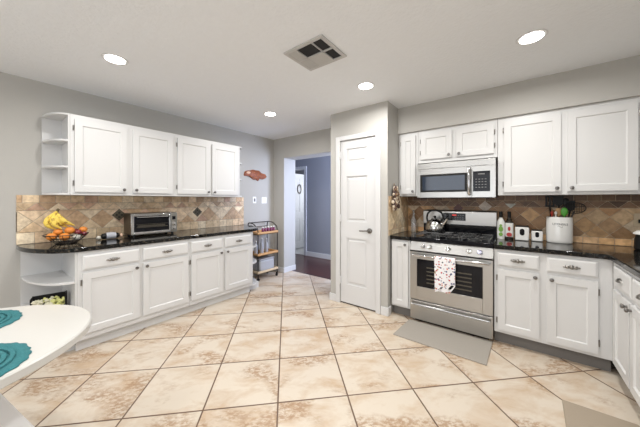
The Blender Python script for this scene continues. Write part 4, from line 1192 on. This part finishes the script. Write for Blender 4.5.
# ------------------------------------------------------------------ wall carving and switches
out = [(45, 220), (60, 170), (95, 150), (130, 145), (180, 125), (225, 132), (270, 132), (305, 165), (345, 178), (375, 195), (398, 225), (370, 255), (325, 275), (285, 268), (262, 262), (268, 290), (250, 306), (220, 288), (180, 290), (150, 265), (115, 240), (75, 240), (52, 240)]
pts = [((px - 220) / 350 * 0.50, (215 - pz) / 350 * 0.38 * 1.0) for px, pz in out]
t = thing('wood_carving', 'brown carved wood ornament hanging on the wall above the bar cart', 'wall ornament', (XL, 2.87, 1.76))
cv = MB(); k = len(pts)
vs = [(0.002, u, v) for u, v in pts] + [(0.022, u * 0.93, v * 0.9) for u, v in pts] + [(0.034, u * 0.6, v * 0.55) for u, v in pts] + [(0.036, 0, 0)]
fs = [tuple(range(k))]
for i in range(k):
    j = (i + 1) % k
    fs += [(i, j, k + j, k + i), (k + i, k + j, 2 * k + j, 2 * k + i), (2 * k + i, 2 * k + j, 3 * k)]
cv.add(vs, fs).build('carving', 'carved_wood', t)
rl = MB()
for i in range(34):
    u = random.uniform(-0.19, 0.2); v = random.uniform(-0.055, 0.06) * (1 - abs(u) * 2.6)
    rl.ball((0.032 - abs(u) * 0.06, u, v), 0.011, random.uniform(0.012, 0.026), random.uniform(0.006, 0.013), 8, 6)
rl.build('relief', 'carved_light', t)
MB().ball((0.026, -0.165, 0.032), 0.012, 0.045, 0.022).build('pale_wood_patch', 'sap_wood', t)['label'] = 'pale wood patch'
s0 = thing('light_switch', 'narrow light switch plate on the wall above the cart, nearer the counter', 'light switch', (XL, 2.845, 1.27))
MB().box(0, 0.006, -0.036, 0.036, 0, 0.115).build('plate', 'plate_white', s0, bevel=0.003)
MB().box(0.006, 0.012, -0.015, 0.015, 0.03, 0.085).build('toggle', 'key_grey', s0, bevel=0.002)
s1 = thing('light_switch', 'wide double light switch plate on the wall, nearer the corner', 'light switch', (XL, 3.06, 1.265))
MB().box(0, 0.006, -0.058, 0.058, 0, 0.115).build('plate', 'plate_white', s1, bevel=0.003)
for y in (-0.024, 0.024): MB().box(0.006, 0.011, y - 0.014, y + 0.014, 0.028, 0.087).build('toggle', 'plate_white', s1, bevel=0.002)

# ------------------------------------------------------------------ table, placemats, bench
TX, TY = -1.745, -0.275
t = thing('dining_table', 'white oval dining table in the bottom left corner', 'table', (TX, TY, 0))
prof = [(0.0, 0.0), (0.985, 0.0), (1.0, 0.006), (1.0, 0.034), (0.99, 0.04), (0.0, 0.04)]
tp = MB(); seg = 72; vs = []
for f_, z in [(0.93, 0.0), (0.985, 0.0), (1.0, 0.008), (1.0, 0.034), (0.99, 0.04)]:
    vs += [(0.5 * f_ * math.cos(2 * PI * i / seg), 0.6 * f_ * math.sin(2 * PI * i / seg), 0.71 + z) for i in range(seg)]
fs = [(j * seg + i, j * seg + (i + 1) % seg, (j + 1) * seg + (i + 1) % seg, (j + 1) * seg + i) for j in range(4) for i in range(seg)]
fs += [tuple(range(seg))[::-1], tuple(4 * seg + i for i in range(seg))]
tp.add(vs, fs).build('tabletop', 'table_white', t)
MB().lathe([(0.05, 0.05), (0.055, 0.12), (0.04, 0.3), (0.045, 0.55), (0.12, 0.71)], (0, -0.05, 0), 'z', 24).build('pedestal', 'table_white', t)
for a_ in (PI * 1.25, PI * 1.75, PI * 0.25, PI * 0.75):
    MB().tube([(0, -0.05, 0.09), (0.17 * math.cos(a_), -0.05 + 0.17 * math.sin(a_), 0.06), (0.30 * math.cos(a_), -0.05 + 0.30 * math.sin(a_), 0.018)], 0.02, 8, rad=[0.03, 0.025, 0.018]).build('foot', 'table_white', t)


def placemat(x, y, r, lab):
    mb = MB(); seg = 96
    prof = [(0.0, 0.0)]
    rings = [(0.002, 0.001)] + [(r * 0.08 * (k + 1), 0.005 + (0.0025 if k % 2 else 0)) for k in range(10)]
    rr = []
    k = 0
    q = 0.01
    rr.append((0.004, 0.006))
    while q < r * 0.78:
        rr += [(q, 0.001), (q + 0.002, 0.009), (q + 0.014, 0.009), (q + 0.016, 0.001)]; q += 0.021
    rr += [(r * 0.80, 0.003), (r * 0.84, 0.006), (r * 0.97, 0.0065), (r, 0.003), (r, 0.0005)]
    vs = []
    for ri, z in rr:
        for i in range(seg):
            a_ = 2 * PI * i / seg
            f_ = 1 + (0.012 * (1 if math.sin(a_ * 24) > 0 else -1) if ri > r * 0.9 else 0) + (0.0 if ri < r * 0.8 else 0.008 * math.sin(a_ * 7))
            vs.append((ri * f_ * math.cos(a_), ri * f_ * math.sin(a_), z))
    fs = [(j * seg + i, j * seg + (i + 1) % seg, (j + 1) * seg + (i + 1) % seg, (j + 1) * seg + i) for j in range(len(rr) - 1) for i in range(seg)]
    fs += [tuple(range(seg)), tuple((len(rr) - 1) * seg + i for i in range(seg))]
    o = mb.add(vs, fs).build('placemat', 'teal_weave', loc=(x, y, 0.7505))
    tag(o, lab, 'placemat', 'teal placemats on the table')


placemat(-1.475, -0.085, 0.19, 'teal round woven placemat on the table nearer the camera')
placemat(-1.97, -0.075, 0.185, 'teal round woven placemat on the table nearer the cabinets')
t = thing('bench', 'white bench seat low in the bottom left corner beside the table', 'bench', (-1.47, 0.115, 0), math.radians(11))
MB().box(-0.62, 0.55, -0.20, 0.0, 0.41, 0.45).build('seat', 'bench_white', t, bevel=0.006)
for x in (-0.58, 0.47):
    for y in (-0.19, -0.05): MB().box(x, x + 0.04, y, y + 0.04, 0, 0.41).build('leg', 'bench_white', t, bevel=0.003)
